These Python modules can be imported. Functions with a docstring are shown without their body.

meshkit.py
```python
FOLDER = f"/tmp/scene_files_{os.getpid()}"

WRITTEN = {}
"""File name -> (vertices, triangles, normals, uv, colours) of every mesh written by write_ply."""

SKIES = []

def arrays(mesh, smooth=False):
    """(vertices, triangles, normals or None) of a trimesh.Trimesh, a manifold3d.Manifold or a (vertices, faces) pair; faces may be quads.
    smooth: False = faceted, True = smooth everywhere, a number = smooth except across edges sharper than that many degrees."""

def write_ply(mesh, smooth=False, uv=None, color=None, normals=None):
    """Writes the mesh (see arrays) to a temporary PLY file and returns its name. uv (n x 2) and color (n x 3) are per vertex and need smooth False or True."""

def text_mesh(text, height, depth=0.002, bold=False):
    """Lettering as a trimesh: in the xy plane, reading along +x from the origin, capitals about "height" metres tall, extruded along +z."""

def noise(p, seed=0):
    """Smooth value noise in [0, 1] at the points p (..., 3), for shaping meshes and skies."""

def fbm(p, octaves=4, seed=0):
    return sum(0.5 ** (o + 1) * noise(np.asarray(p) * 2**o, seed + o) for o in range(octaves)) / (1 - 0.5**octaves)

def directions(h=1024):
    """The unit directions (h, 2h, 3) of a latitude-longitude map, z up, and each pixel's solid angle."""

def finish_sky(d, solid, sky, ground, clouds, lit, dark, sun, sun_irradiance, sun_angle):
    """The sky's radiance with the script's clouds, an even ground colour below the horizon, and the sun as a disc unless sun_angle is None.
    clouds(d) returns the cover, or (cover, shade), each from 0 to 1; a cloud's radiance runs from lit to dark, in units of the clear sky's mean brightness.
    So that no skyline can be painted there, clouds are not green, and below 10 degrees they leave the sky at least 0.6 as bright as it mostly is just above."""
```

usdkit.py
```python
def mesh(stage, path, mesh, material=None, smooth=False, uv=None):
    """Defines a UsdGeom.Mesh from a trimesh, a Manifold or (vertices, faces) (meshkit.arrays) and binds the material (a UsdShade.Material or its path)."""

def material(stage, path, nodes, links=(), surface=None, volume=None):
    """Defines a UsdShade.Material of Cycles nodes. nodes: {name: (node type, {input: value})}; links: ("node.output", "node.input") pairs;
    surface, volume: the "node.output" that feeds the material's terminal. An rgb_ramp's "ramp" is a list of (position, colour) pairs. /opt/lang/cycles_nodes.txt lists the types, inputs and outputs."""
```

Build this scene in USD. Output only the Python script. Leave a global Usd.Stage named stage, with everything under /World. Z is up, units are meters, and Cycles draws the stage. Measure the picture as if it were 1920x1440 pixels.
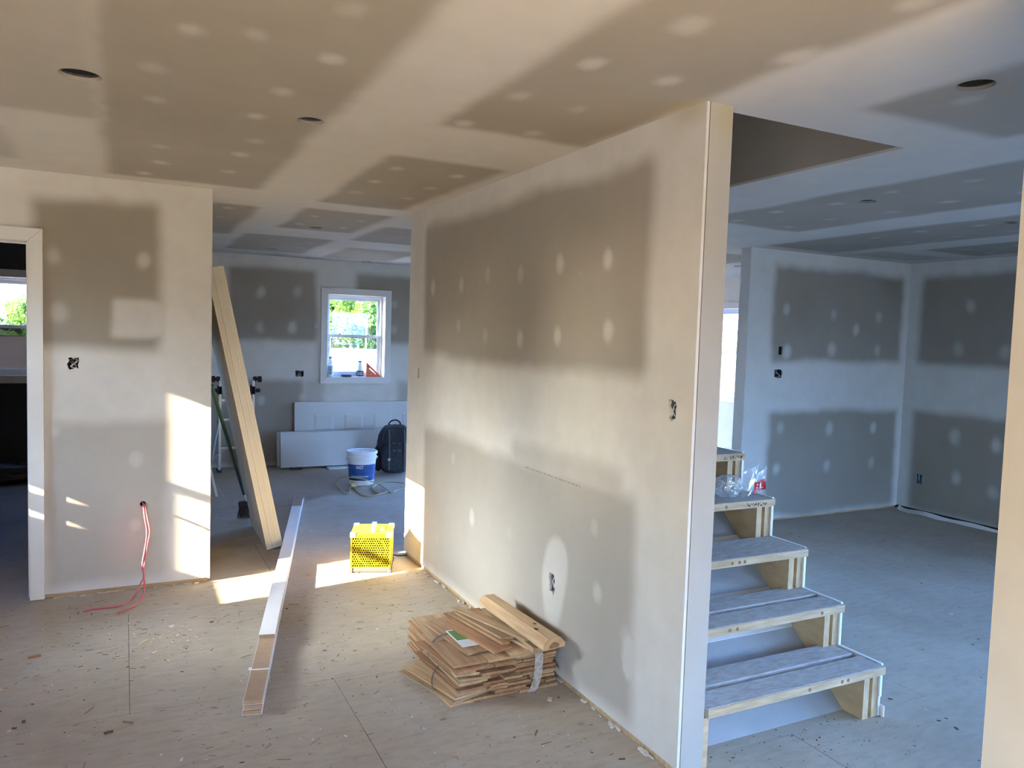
import math, random
import numpy as np
import trimesh, shapely, shapely.geometry as sg
from shapely import affinity
import manifold3d as m3
import usdkit, meshkit
from pxr import Usd, UsdGeom, UsdLux, UsdShade, Gf, Sdf, Vt

stage = Usd.Stage.CreateInMemory()
UsdGeom.SetStageUpAxis(stage, UsdGeom.Tokens.z)
UsdGeom.SetStageMetersPerUnit(stage, 1.0)
world = UsdGeom.Xform.Define(stage, '/World')
stage.SetDefaultPrim(world.GetPrim())
UsdGeom.Scope.Define(stage, '/World/Looks')
RNG = np.random.default_rng(7)

# ------------------------------------------------------------------ camera, sky, sun, exposure
EXPOSURE = 0.36
SUN_DIR = np.array([1.0, 0.163, -0.412])          # the way the light travels: low sun from the west
SUN_COLOR, SUN_STRENGTH = (1.0, 0.80, 0.54), 20.0
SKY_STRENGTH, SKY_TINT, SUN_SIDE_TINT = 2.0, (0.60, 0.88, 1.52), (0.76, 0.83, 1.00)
F_PX, YAW, PITCH, ROLL, EYE = 1441.1, 0.4680, -0.0620, 0.0316, 1.6016

cam = UsdGeom.Camera.Define(stage, '/World/camera')
fw = np.array([math.sin(YAW) * math.cos(PITCH), math.cos(YAW) * math.cos(PITCH), math.sin(PITCH)])
rt = np.cross(fw, [0, 0, 1.0]); rt /= np.linalg.norm(rt); up = np.cross(rt, fw)
rt, up = math.cos(ROLL) * rt + math.sin(ROLL) * up, -math.sin(ROLL) * rt + math.cos(ROLL) * up
cam.AddTransformOp().Set(Gf.Matrix4d(*rt, 0, *up, 0, *(-fw), 0, 0, 0, EYE, 1))
cam.CreateHorizontalApertureAttr(36.0); cam.CreateVerticalApertureAttr(27.0)
cam.CreateFocalLengthAttr(F_PX / 1920 * 36.0)
cam.CreateClippingRangeAttr(Gf.Vec2f(0.05, 2000))
cam.CreateExposureAttr(EXPOSURE)

def frame_to(direction):
    z = -np.asarray(direction, float); z /= np.linalg.norm(z)
    x = np.cross([0, 0, 1.0], z); x /= np.linalg.norm(x); y = np.cross(z, x)
    return Gf.Matrix4d(*x, 0, *y, 0, *z, 0, 0, 0, 0, 1)
sun = UsdLux.DistantLight.Define(stage, '/World/sun')
sun.AddTransformOp().Set(frame_to(SUN_DIR))
sun.CreateAngleAttr(0.55); sun.CreateColorAttr(Gf.Vec3f(*SUN_COLOR)); sun.CreateIntensityAttr(SUN_STRENGTH); sun.CreateNormalizeAttr(True)

sky = UsdLux.DomeLight.Define(stage, '/World/sky')
sky.CreateIntensityAttr(1.0)
_m = usdkit.material(stage, '/World/Looks/sky', {
    'tc': ('texture_coordinate', {}),
    'sk': ('sky_texture', {'sky_type': 'multiple_scattering', 'sun_disc': False, 'sun_elevation': math.radians(21.5), 'sun_rotation': math.radians(-80.7), 'sun_intensity': 1.0, 'air_density': 1.25, 'aerosol_density': 3.0, 'ozone_density': 1.4}),
    'cl': ('noise_texture', {'scale': 2.2, 'detail': 6.0, 'roughness': 0.6}),
    'rp': ('rgb_ramp', {'ramp': [(0.50, (0, 0, 0)), (0.75, (0.6, 0.6, 0.6))]}),
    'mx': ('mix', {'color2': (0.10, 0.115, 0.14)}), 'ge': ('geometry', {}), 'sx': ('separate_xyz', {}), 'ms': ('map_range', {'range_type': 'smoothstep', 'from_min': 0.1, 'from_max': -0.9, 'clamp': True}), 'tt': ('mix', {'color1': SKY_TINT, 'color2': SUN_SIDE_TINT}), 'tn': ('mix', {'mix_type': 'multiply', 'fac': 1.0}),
    'bg': ('background_shader', {'strength': SKY_STRENGTH})},
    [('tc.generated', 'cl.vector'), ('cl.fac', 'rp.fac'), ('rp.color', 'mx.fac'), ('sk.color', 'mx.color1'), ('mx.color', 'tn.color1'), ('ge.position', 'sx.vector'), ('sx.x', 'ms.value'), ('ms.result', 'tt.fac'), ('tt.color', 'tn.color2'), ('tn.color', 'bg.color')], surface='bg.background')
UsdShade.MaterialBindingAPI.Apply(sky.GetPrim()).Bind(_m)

# ------------------------------------------------------------------ helpers
_used = {}
def numbered(parent, name):
    k = _used.get((parent, name), 0); _used[(parent, name)] = k + 1
    return name if k == 0 else f'{name}_{k:03d}'
def _tag(prim, **kw):
    for k, v in kw.items():
        if v is not None: prim.SetCustomDataByKey(k, v)
class T:
    """A thing, a piece of the setting or a part: a prim path whose children are its parts."""
    def __init__(s, path): s.path = path; s.inv = np.eye(4); s.prim = stage.GetPrimAtPath(path)
def xform(name, label=None, cat=None, group=None, kind=None, loc=(0, 0, 0), rot=0.0, M=None, parent=None):
    base = parent.path if parent else '/World'
    x = UsdGeom.Xform.Define(stage, base + '/' + numbered(base, name))
    if M is not None: x.AddTransformOp().Set(Gf.Matrix4d(*np.asarray(M, float).T.ravel()))
    elif tuple(loc) != (0, 0, 0) or rot:
        x.AddTranslateOp().Set(Gf.Vec3d(*map(float, loc)))
        if rot: x.AddRotateZOp().Set(math.degrees(rot))
    _tag(x.GetPrim(), label=label, category=cat, group=group, kind=kind)
    return T(str(x.GetPath()))
def part(parent, name, mesh, mat, smooth=False, label=None, kind=None, attrs=None, category=None, group=None):
    base = parent.path if parent else '/World'
    if isinstance(mesh, (list,)): mesh = cat_(mesh)
    p = usdkit.mesh(stage, base + '/' + numbered(base, name), mesh, mat, smooth)
    for k, v in (attrs or {}).items():
        UsdGeom.PrimvarsAPI(p).CreatePrimvar(k, Sdf.ValueTypeNames.FloatArray, 'vertex').Set(Vt.FloatArray.FromNumpy(np.asarray(v, np.float32)))
    _tag(p.GetPrim(), label=label, kind=kind, category=category, group=group)
    return T(str(p.GetPath()))
def copy_of(src, name, label, cat, group, M):
    x = UsdGeom.Xform.Define(stage, '/World/' + numbered('/World', name))
    x.GetPrim().GetReferences().AddInternalReference(src.path)
    x.ClearXformOpOrder(); x.AddTransformOp(opSuffix='place').Set(Gf.Matrix4d(*np.asarray(M, float).T.ravel()))
    _tag(x.GetPrim(), label=label, category=cat, group=group)
    x.GetPrim().SetInstanceable(True)
    return T(str(x.GetPath()))
def place(loc=(0, 0, 0), rz=0.0, rx=0.0, ry=0.0, s=1.0):
    M = trimesh.transformations.euler_matrix(rx, ry, rz, 'sxyz')
    M[:3, :3] *= s; M[:3, 3] = loc
    return M
def cat_(ms):
    return trimesh.util.concatenate([x if isinstance(x, trimesh.Trimesh) else trimesh.Trimesh(*x, process=False) for x in ms])
def moved(m, M):
    m = m.copy(); m.apply_transform(M); return m
def box(x0, x1, y0, y1, z0, z1, b=0.0):
    c = np.array([(x0 + x1) / 2, (y0 + y1) / 2, (z0 + z1) / 2]); h = np.abs(np.array([x1 - x0, y1 - y0, z1 - z0])) / 2
    if b <= 0:
        m = trimesh.creation.box(2 * h); m.apply_translation(c); return m
    b = min(b, h.min() * 0.9); P = []
    for sx in (-1, 1):
        for sy in (-1, 1):
            for sz in (-1, 1):
                s = np.array([sx, sy, sz])
                for k in range(3):
                    q = h - b; q[k] = h[k]; P.append(c + s * q)
    return trimesh.convex.convex_hull(np.array(P))
def hull(P): return trimesh.convex.convex_hull(np.asarray(P, float))
def prism(poly, t, M=None):
    """Extrudes a shapely polygon (or points) by t along its own z."""
    if not hasattr(poly, 'exterior') and not hasattr(poly, 'geoms'): poly = sg.Polygon(poly)
    gs = getattr(poly, 'geoms', [poly])
    m = cat_([trimesh.creation.extrude_polygon(g, t, engine='earcut') for g in gs])
    if M is not None: m.apply_transform(M)
    return m
def rows(x, y, z, o=(0, 0, 0)):
    M = np.eye(4); M[:3, 0], M[:3, 1], M[:3, 2], M[:3, 3] = x, y, z, o; return M
def spline(P, n=8):
    P = np.asarray(P, float)
    if len(P) < 3: return P
    from scipy.interpolate import CubicSpline
    d = np.r_[0, np.cumsum(np.linalg.norm(np.diff(P, axis=0), axis=1) ** 0.7)]
    return CubicSpline(d, P)(np.linspace(0, d[-1], (len(P) - 1) * n + 1))
def tube(P, r, sides=8, n=0):
    P = spline(P, n) if n else np.asarray(P, float)
    r = np.broadcast_to(r, (len(P),))
    t = np.gradient(P, axis=0); t /= np.linalg.norm(t, axis=1, keepdims=True) + 1e-12
    a = np.cross(t[0], [0, 0, 1.0]) if abs(t[0, 2]) < .9 else np.cross(t[0], [1.0, 0, 0])
    V = []
    for i in range(len(P)):
        a = a - t[i] * (a @ t[i]); a /= np.linalg.norm(a); b = np.cross(t[i], a)
        ang = np.arange(sides) * 2 * np.pi / sides
        V.append(P[i] + r[i] * (np.cos(ang)[:, None] * a + np.sin(ang)[:, None] * b))
    V = np.vstack(V + [P[:1], P[-1:]]); F = []
    for i in range(len(P) - 1):
        for j in range(sides):
            k = (j + 1) % sides; A = i * sides
            F += [(A + j, A + k, A + sides + k), (A + j, A + sides + k, A + sides + j)]
    e = len(P) * sides
    for j in range(sides):
        k = (j + 1) % sides
        F += [(e, k, j), (e + 1, (len(P) - 1) * sides + j, (len(P) - 1) * sides + k)]
    return trimesh.Trimesh(V, F, process=False)
def lathe(prof, n=32):
    return trimesh.creation.revolve(np.asarray(prof, float), sections=n)
def cyl(p0, p1, r, n=16):
    return tube([p0, p1], r, n)
def flat_quad(pts):
    return trimesh.Trimesh(np.asarray(pts, float), [[0, 1, 2], [0, 2, 3]], process=False)
def noise(p, seed=0): return meshkit.noise(np.asarray(p, float), seed)
def sstep(a, b, x):
    t = np.clip((x - a) / (b - a), 0, 1); return t * t * (3 - 2 * t)

def sheet(poly, t, res):
    """A board in the uv plane with a fine front (w = 0) and thickness t towards +w. Returns vertices (u, v, w) and triangles."""
    minx, miny, maxx, maxy = poly.bounds
    xs = np.r_[np.arange(minx, maxx - 1e-6, res), maxx]; ys = np.r_[np.arange(miny, maxy - 1e-6, res), maxy]
    nx, ny = len(xs) - 1, len(ys) - 1
    I, J = np.meshgrid(np.arange(nx), np.arange(ny), indexing='ij'); I, J = I.ravel(), J.ravel()
    cells = shapely.box(xs[I], ys[J], xs[I + 1], ys[J + 1])
    shapely.prepare(poly)
    full = shapely.covers(poly, cells); some = shapely.intersects(poly, cells) & ~full
    gx, gy = np.meshgrid(xs, ys, indexing='ij')
    V = [np.stack([gx.ravel(), gy.ravel()], 1)]; idx = lambda i, j: i * (ny + 1) + j
    i, j = I[full], J[full]
    F = [np.stack([idx(i, j), idx(i + 1, j), idx(i + 1, j + 1)], 1), np.stack([idx(i, j), idx(i + 1, j + 1), idx(i, j + 1)], 1)]
    n = len(V[0])
    for c in cells[some]:
        g = poly.intersection(c)
        for q in getattr(g, 'geoms', [g]):
            if q.geom_type == 'Polygon' and q.area > 1e-9:
                v, f = trimesh.creation.triangulate_polygon(q, engine='earcut')
                V.append(np.asarray(v)); F.append(np.asarray(f) + n); n += len(v)
    V, F = np.vstack(V), np.vstack(F)
    V = np.c_[V, np.zeros(len(V))]
    v, f = trimesh.creation.triangulate_polygon(poly, engine='earcut')
    Vb = np.c_[np.asarray(v), np.full(len(v), t)]; Fb = np.asarray(f)[:, ::-1] + len(V)
    VV, FF, n = [V, Vb], [F, Fb], len(V) + len(Vb)
    for ring in [poly.exterior, *poly.interiors]:
        c = np.asarray(ring.coords)[:-1]; k = len(c); a = np.arange(k); b = (a + 1) % k
        VV.append(np.vstack([np.c_[c, np.zeros(k)], np.c_[c, np.full(k, t)]]))
        FF.append(np.vstack([np.stack([n + a, n + b, n + k + b], 1), np.stack([n + a, n + k + b, n + k + a], 1)])); n += 2 * k
    V, F = np.vstack(VV), np.vstack(FF)
    m = trimesh.Trimesh(V, F, process=False); m.remove_unreferenced_vertices()
    return np.array(m.vertices), np.array(m.faces)

def mud_map(u, v, boards, spots, seed, soft=0.05, patches=()):
    """1 where joint compound covers the paper, 0 on bare drywall; boards: bare rectangles (u0, u1, v0, v1[, strength]); spots: dabs over screws (u, v[, r])."""
    P = np.stack([u, v, np.full_like(u, seed * 3.7)], -1)
    wob = lambda s, k: (noise(P * s, seed + k) - .5)
    du = 0.05 * wob(2.3, 1) + 0.02 * wob(11, 2); dv = 0.05 * wob(2.1, 3) + 0.02 * wob(12, 4)
    bare = np.zeros_like(u)
    for bd in boards:
        u0, u1, v0, v1 = bd[:4]; st = bd[4] if len(bd) > 4 else 1.0
        uu, vv = u + du, v + dv
        a = sstep(u0 - soft, u0 + soft, uu) * (1 - sstep(u1 - soft, u1 + soft, uu)) * sstep(v0 - soft, v0 + soft, vv) * (1 - sstep(v1 - soft, v1 + soft, vv))
        bare = np.maximum(bare, a * st)
    mud = 1 - bare
    for u0, u1, v0, v1, st in patches:
        uu, vv = u + du * .6, v + dv * .6; mud = np.maximum(mud, st * sstep(u0 - .025, u0 + .025, uu) * (1 - sstep(u1 - .025, u1 + .025, uu)) * sstep(v0 - .025, v0 + .025, vv) * (1 - sstep(v1 - .025, v1 + .025, vv)))
    for k, sp in enumerate(spots):
        if len(sp) > 3:
            d = np.sqrt(((u - sp[0]) / sp[2]) ** 2 + ((v - sp[1]) / sp[3]) ** 2) * (1 + .5 * (noise(P * 5, seed + k) - .5)); mud = np.maximum(mud, .8 * (1 - sstep(.72, 1.10, d))); continue
        r = sp[2] if len(sp) > 2 else 0.06
        a = 0.4 + 0.25 * math.sin(k * 2.4); th = k * 1.7
        x, y = u - sp[0], v - sp[1]
        d = np.sqrt((x * 1.15) ** 2 + (y * 0.85) ** 2) * (1 + 0.5 * (noise(P * 14, seed + 9 + k) - .5)) / r
        mud = np.maximum(mud, (1 - sstep(0.25, 1.15, d)) * (0.55 + 0.2 * math.sin(k * 5.1)))
    return mud

# ------------------------------------------------------------------ materials
L = '/World/Looks/'
def mat(name, col, rough=0.6, metal=0.0, spec=0.5, noise_amt=0.0, noise_scale=8.0, col2=None, bump=0.0, bump_scale=40.0, stretch=None, **kw):
    """Principled with two colours mixed by object-space noise and an optional bump."""
    nodes = {'p': ('principled_bsdf', {'base_color': col, 'roughness': rough, 'metallic': metal, 'specular_ior_level': spec, **kw})}; links = []
    if col2 is not None or bump:
        nodes['tc'] = ('texture_coordinate', {})
        nodes['mp'] = ('mapping', {'scale': stretch or (1, 1, 1)}); links.append(('tc.object', 'mp.vector'))
    if col2 is not None:
        nodes['n'] = ('noise_texture', {'scale': noise_scale, 'detail': 5.0, 'roughness': 0.6})
        nodes['r'] = ('rgb_ramp', {'ramp': [(0.34, col), (0.66, col2)]})
        links += [('mp.vector', 'n.vector'), ('n.fac', 'r.fac'), ('r.color', 'p.base_color')]
    if bump:
        nodes['bn'] = ('noise_texture', {'scale': bump_scale, 'detail': 4.0})
        nodes['b'] = ('bump', {'strength': bump, 'distance': 0.01})
        links += [('mp.vector', 'bn.vector'), ('bn.fac', 'b.height'), ('b.normal', 'p.normal')]
    return usdkit.material(stage, L + name, nodes, links, surface='p.BSDF')

BARE, BARE2, MUD, MUD2 = (0.295, 0.258, 0.208), (0.33, 0.29, 0.236), (0.60, 0.57, 0.515), (0.65, 0.62, 0.565)
M_dry = usdkit.material(stage, L + 'drywall', {
    'g': ('geometry', {}), 'a': ('attribute', {'attribute': 'mud'}), 's': ('attribute', {'attribute': 'stain'}),
    'n1': ('noise_texture', {'scale': 1.6, 'detail': 6.0, 'roughness': 0.6}), 'n2': ('noise_texture', {'scale': 5.0, 'detail': 5.0, 'roughness': 0.65}),
    'rb': ('rgb_ramp', {'ramp': [(0.35, BARE), (0.65, BARE2)]}), 'rm': ('rgb_ramp', {'ramp': [(0.35, MUD), (0.65, MUD2)]}),
    'mx': ('mix', {}), 'st': ('mix', {'color2': (0.40, 0.33, 0.18)}),
    'bn': ('noise_texture', {'scale': 30.0, 'detail': 4.0}), 'b': ('bump', {'strength': 0.12, 'distance': 0.004}),
    'p': ('principled_bsdf', {'roughness': 0.85, 'specular_ior_level': 0.25})},
    [('g.position', 'n1.vector'), ('g.position', 'n2.vector'), ('n1.fac', 'rb.fac'), ('n2.fac', 'rm.fac'), ('a.fac', 'mx.fac'), ('rb.color', 'mx.color1'), ('rm.color', 'mx.color2'),
     ('s.fac', 'st.fac'), ('mx.color', 'st.color1'), ('st.color', 'p.base_color'), ('g.position', 'bn.vector'), ('bn.fac', 'b.height'), ('b.normal', 'p.normal')], surface='p.BSDF')
M_drywhite = mat('primed_drywall', (0.60, 0.565, 0.515), 0.85, spec=0.25, col2=(0.64, 0.605, 0.555), noise_scale=3)
M_paper = mat('drywall_back_paper', (0.36, 0.31, 0.25), 0.9)
M_dark = mat('dark_room_shade', (0.05, 0.052, 0.055), 0.9)  # near-black walls stand in for the dimness of the left room
M_trim = mat('white_trim_paint', (0.66, 0.64, 0.60), 0.45, col2=(0.70, 0.68, 0.64), noise_scale=4)
M_vinyl = mat('white_vinyl', (0.72, 0.73, 0.74), 0.35)
M_gasket = mat('dark_gasket', (0.03, 0.03, 0.035), 0.6)
M_metal = mat('galvanized_steel', (0.45, 0.46, 0.48), 0.42, metal=0.9, col2=(0.33, 0.34, 0.36), noise_scale=12)
M_black = mat('black_plastic', (0.018, 0.018, 0.02), 0.5)
M_cavity = mat('dark_cavity', (0.035, 0.033, 0.03), 0.8)  # near-black cavity colour; stands for shade in gaps and the heater interior
M_pine = mat('pine_lumber', (0.42, 0.28, 0.145), 0.65, col2=(0.56, 0.40, 0.23), noise_scale=4.0, stretch=(1.2, 14, 14), bump=0.2, bump_scale=30)
M_pinez = mat('pine_stringer', (0.42, 0.28, 0.145), 0.65, col2=(0.55, 0.385, 0.21), noise_scale=3.0, stretch=(12, 2.0, 5), bump=0.1, bump_scale=30)
M_glass = usdkit.material(stage, L + 'window_glass', {
    'lw': ('layer_weight', {'blend': 0.5}), 'pw': ('math', {'math_type': 'power', 'value2': 5.0}), 'mr': ('map_range', {'to_min': 0.03, 'to_max': 0.7}),
    'tr': ('transparent_bsdf', {'color': (0.96, 0.98, 0.97)}), 'gl': ('glossy_bsdf', {'roughness': 0.02, 'color': (1, 1, 1)}), 'mx': ('mix_closure', {})},
    [('lw.facing', 'pw.value1'), ('pw.value', 'mr.value'), ('mr.result', 'mx.fac'), ('tr.BSDF', 'mx.closure1'), ('gl.BSDF', 'mx.closure2')], surface='mx.closure')
M_screen = usdkit.material(stage, L + 'insect_screen', {'tr': ('transparent_bsdf', {'color': (1, 1, 1)}), 'd': ('diffuse_bsdf', {'color': (0.02, 0.022, 0.025)}), 'mx': ('mix_closure', {'fac': 0.74})}, [('tr.BSDF', 'mx.closure1'), ('d.BSDF', 'mx.closure2')], surface='mx.closure')
M_floor = usdkit.material(stage, L + 'dusty_subfloor', {
    'g': ('geometry', {}), 'm1': ('mapping', {'scale': (0.7, 2.2, 1.0)}), 'm2': ('mapping', {'scale': (1, 2.6, 1)}),
    'n1': ('noise_texture', {'scale': 0.9, 'detail': 7.0, 'roughness': 0.62}), 'n2': ('noise_texture', {'scale': 14.0, 'detail': 6.0, 'roughness': 0.7, 'distortion': 0.0}),
    'n3': ('noise_texture', {'scale': 55.0, 'detail': 3.0, 'roughness': 0.6}), 'v': ('voronoi_texture', {'scale': 26.0}), 'vw': ('voronoi_texture', {'scale': 13.0}),
    'r1': ('rgb_ramp', {'ramp': [(0.3, (0.325, 0.262, 0.197)), (0.5, (0.39, 0.328, 0.252)), (0.7, (0.455, 0.392, 0.312))]}),
    'r2': ('rgb_ramp', {'ramp': [(0.30, (0.86, 0.845, 0.83)), (0.5, (1, 1, 1)), (0.72, (1.07, 1.07, 1.07))]}), 'ml': ('mix', {'mix_type': 'multiply', 'fac': 1.0}),
    'rs': ('rgb_ramp', {'ramp': [(0.0, (.8, .8, .8)), (0.06, (.8, .8, .8)), (0.11, (0, 0, 0))]}), 'rn': ('rgb_ramp', {'ramp': [(0.42, (.1, .1, .1)), (0.56, (1, 1, 1))]}), 'sm': ('mix', {'mix_type': 'multiply', 'fac': 1.0}),
    'dk': ('mix', {'color2': (0.17, 0.125, 0.09)}),
    'rw': ('rgb_ramp', {'ramp': [(0.0, (0.8, 0.8, 0.8)), (0.06, (0.8, 0.8, 0.8)), (0.1, (0, 0, 0))]}), 'rn2': ('rgb_ramp', {'ramp': [(0.30, (1, 1, 1)), (0.40, (0, 0, 0))]}), 'wm': ('mix', {'mix_type': 'multiply', 'fac': 1.0}), 'wh': ('mix', {'color2': (0.58, 0.54, 0.49)}),
    'b': ('bump', {'strength': 0.12, 'distance': 0.003}), 'p': ('principled_bsdf', {'roughness': 0.75, 'specular_ior_level': 0.35})},
    [('g.position', 'n1.vector'), ('g.position', 'm1.vector'), ('m1.vector', 'n2.vector'), ('m1.vector', 'v.vector'), ('g.position', 'n3.vector'), ('g.position', 'vw.vector'),
     ('n1.fac', 'r1.fac'), ('n2.fac', 'r2.fac'), ('r1.color', 'ml.color1'), ('r2.color', 'ml.color2'),
     ('v.distance', 'rs.fac'), ('n1.fac', 'rn.fac'), ('rs.color', 'sm.color1'), ('rn.color', 'sm.color2'), ('sm.color', 'dk.fac'), ('ml.color', 'dk.color1'),
     ('vw.distance', 'rw.fac'), ('n2.fac', 'rn2.fac'), ('rw.color', 'wm.color1'), ('rn2.color', 'wm.color2'), ('wm.color', 'wh.fac'), ('dk.color', 'wh.color1'), ('wh.color', 'p.base_color'),
     ('n3.fac', 'b.height'), ('b.normal', 'p.normal')], surface='p.BSDF')

# ------------------------------------------------------------------ the setting: sizes
CE = 2.44
XW, XE, YB, YS = -1.80, 6.963, 9.25, -4.30          # inner faces of the west, east, north and south walls
YL = 5.088                                           # face of the wall line with the doorway
XP, YP0, YP1, TP = 1.811, 2.145, 5.232, 0.119        # the partition beside the stairs
WELL = (1.930, 2.917, 2.200, 5.60)                   # stairwell opening in the ceiling

def plane(axis, at, out):
    """Maps (u, z, w) to the world: u runs along the wall, w goes from its face into it (out = +1 or -1)."""
    if axis == 'x': return lambda V: np.c_[np.full(len(V), at) + out * V[:, 2], V[:, 0], V[:, 1]]
    return lambda V: np.c_[V[:, 0], np.full(len(V), at) + out * V[:, 2], V[:, 1]]
def wmesh(V, F, f):
    m = trimesh.Trimesh(f(V), F, process=False)
    return m
def pbox(f, u0, u1, z0, z1, w0, w1, b=0.0):
    m = box(u0, u1, z0, z1, w0, w1, b); m.vertices = f(np.array(m.vertices)); m.fix_normals(); return m
def wall_sheet(parent, f, u0, u1, z0, z1, holes, boards, spots, t=0.0125, res=0.02, seed=1, stain=None, material=None, name='drywall_sheet', patches=(), coat=1.0):
    poly = sg.box(u0, z0, u1, z1)
    for h in holes: poly = poly.difference(h if hasattr(h, 'exterior') else sg.box(h[0], h[2], h[1], h[3]))
    for k, g in enumerate(getattr(poly, 'geoms', [poly])):
        V, F = sheet(g, t, res)
        mud = coat * mud_map(V[:, 0], V[:, 1], boards, spots, seed, patches=patches)
        st = stain(V[:, 0], V[:, 1]) if stain else np.zeros(len(V))
        part(parent, name, wmesh(V, F, f), material or M_dry, attrs={'mud': mud, 'stain': st})
def jag(u, v, a, b, seed=0, n=5, amp=0.006):
    """A rough-cut hole a by b round (u, v)."""
    r = np.random.default_rng(seed); P = []
    for (x0, y0), (x1, y1) in zip([(-1, -1), (1, -1), (1, 1), (-1, 1)], [(1, -1), (1, 1), (-1, 1), (-1, -1)]):
        for k in range(n):
            q = k / n; P.append((u + (x0 + (x1 - x0) * q) * a / 2 + r.normal() * amp * .5, v + (y0 + (y1 - y0) * q) * b / 2 + r.normal() * amp * .5))
    return sg.Polygon(P).buffer(0)

UP, LO = (1.455, 2.305), (0.03, 1.0)       # heights of the two rows of bare board on a wall

# ---- floor: subfloor panels with open joints
floor = xform('floor', kind='structure')
part(floor, 'floor_deck', box(-2.0, 7.163, -4.5, 9.45, -0.30, -0.022), M_cavity)
ys = [y for y in np.arange(3.43 - 7 * 1.22, 9.6, 1.22)]
for k, y0 in enumerate(ys):
    y1 = y0 + 1.22
    off = 0.02 if (k % 2) else 0.863
    x0 = -2.0 + ((off + 2.0) % 2.44) - 2.44
    while x0 < 7.163:
        a, b_, c, d = max(x0, -2.0) + .0007, min(x0 + 2.44, 7.163) - .0007, max(y0, -4.5) + .0006, min(y1, 9.45) - .0006
        if b_ - a > .02 and d - c > .02: part(floor, 'floor_panel', box(a, b_, c, d, -0.02, 0.0, 0.0012), M_floor)
        x0 += 2.44

# ---- ceiling with the cut holes for the lights
LIGHTS = [(-0.135, 3.058, 0.066), (0.668, 3.192, 0.053), (2.405, 1.573, 0.056), (3.817, 3.099, 0.052), (5.138, 3.081, 0.055), (1.402, 6.434, 0.052), (1.38, 8.469, 0.06), (2.589, 9.10, 0.06), (5.96, 6.424, 0.05)]
ceiling = xform('ceiling', kind='structure')
cpoly = sg.box(XW - .1, YS - .1, XE + .1, YB + .1).difference(sg.box(WELL[0], WELL[2], WELL[1], WELL[3]))
for x, y, r in LIGHTS: cpoly = cpoly.difference(sg.Point(x, y).buffer(r, 12))
CB = [(-0.08, 0.73, -1.5, 4.93), (-0.62, -0.08, 1.0, 3.68, .62), (-0.75, -0.49, 4.0, 4.8, .55), (1.13, 1.80, -1.0, 2.96), (1.13, 1.72, 3.56, 5.12),
      (0.52, 0.84, 5.6, 7.4), (1.12, 1.74, 5.42, 6.6), (1.85, 2.6, 6.0, 7.1), (0.95, 1.75, 7.2, 8.7), (2.0, 2.8, 7.7, 8.9),
      (2.32, 3.08, -1.0, 1.92), (3.5, 4.46, -1.0, 4.2), (4.88, 5.68, -1.0, 4.95), (6.05, 6.75, -1.0, 4.3), (5.9, 6.7, 4.55, 4.92, .6), (5.0, 5.7, 5.6, 7.0)]
CS = [(0.164, 2.419), (0.08, 2.843), (0.336, 2.359), (0.5, 2.861), (0.571, 2.447), (0.465, 3.245), (0.109, 3.229), (0.531, 2.045), (1.344, 1.663, .08), (1.276, 2.052), (1.571, 2.051), (1.234, 2.449), (1.488, 2.472), (1.506, 2.858), (1.207, 2.884),
      (1.751, 1.679, .09), (1.717, 1.284, .07), (2.527, 1.676), (0.149, 4.045), (0.164, 4.438), (0.097, 4.801), (0.501, 3.996), (0.505, 4.462), (0.528, 3.672)]
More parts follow.
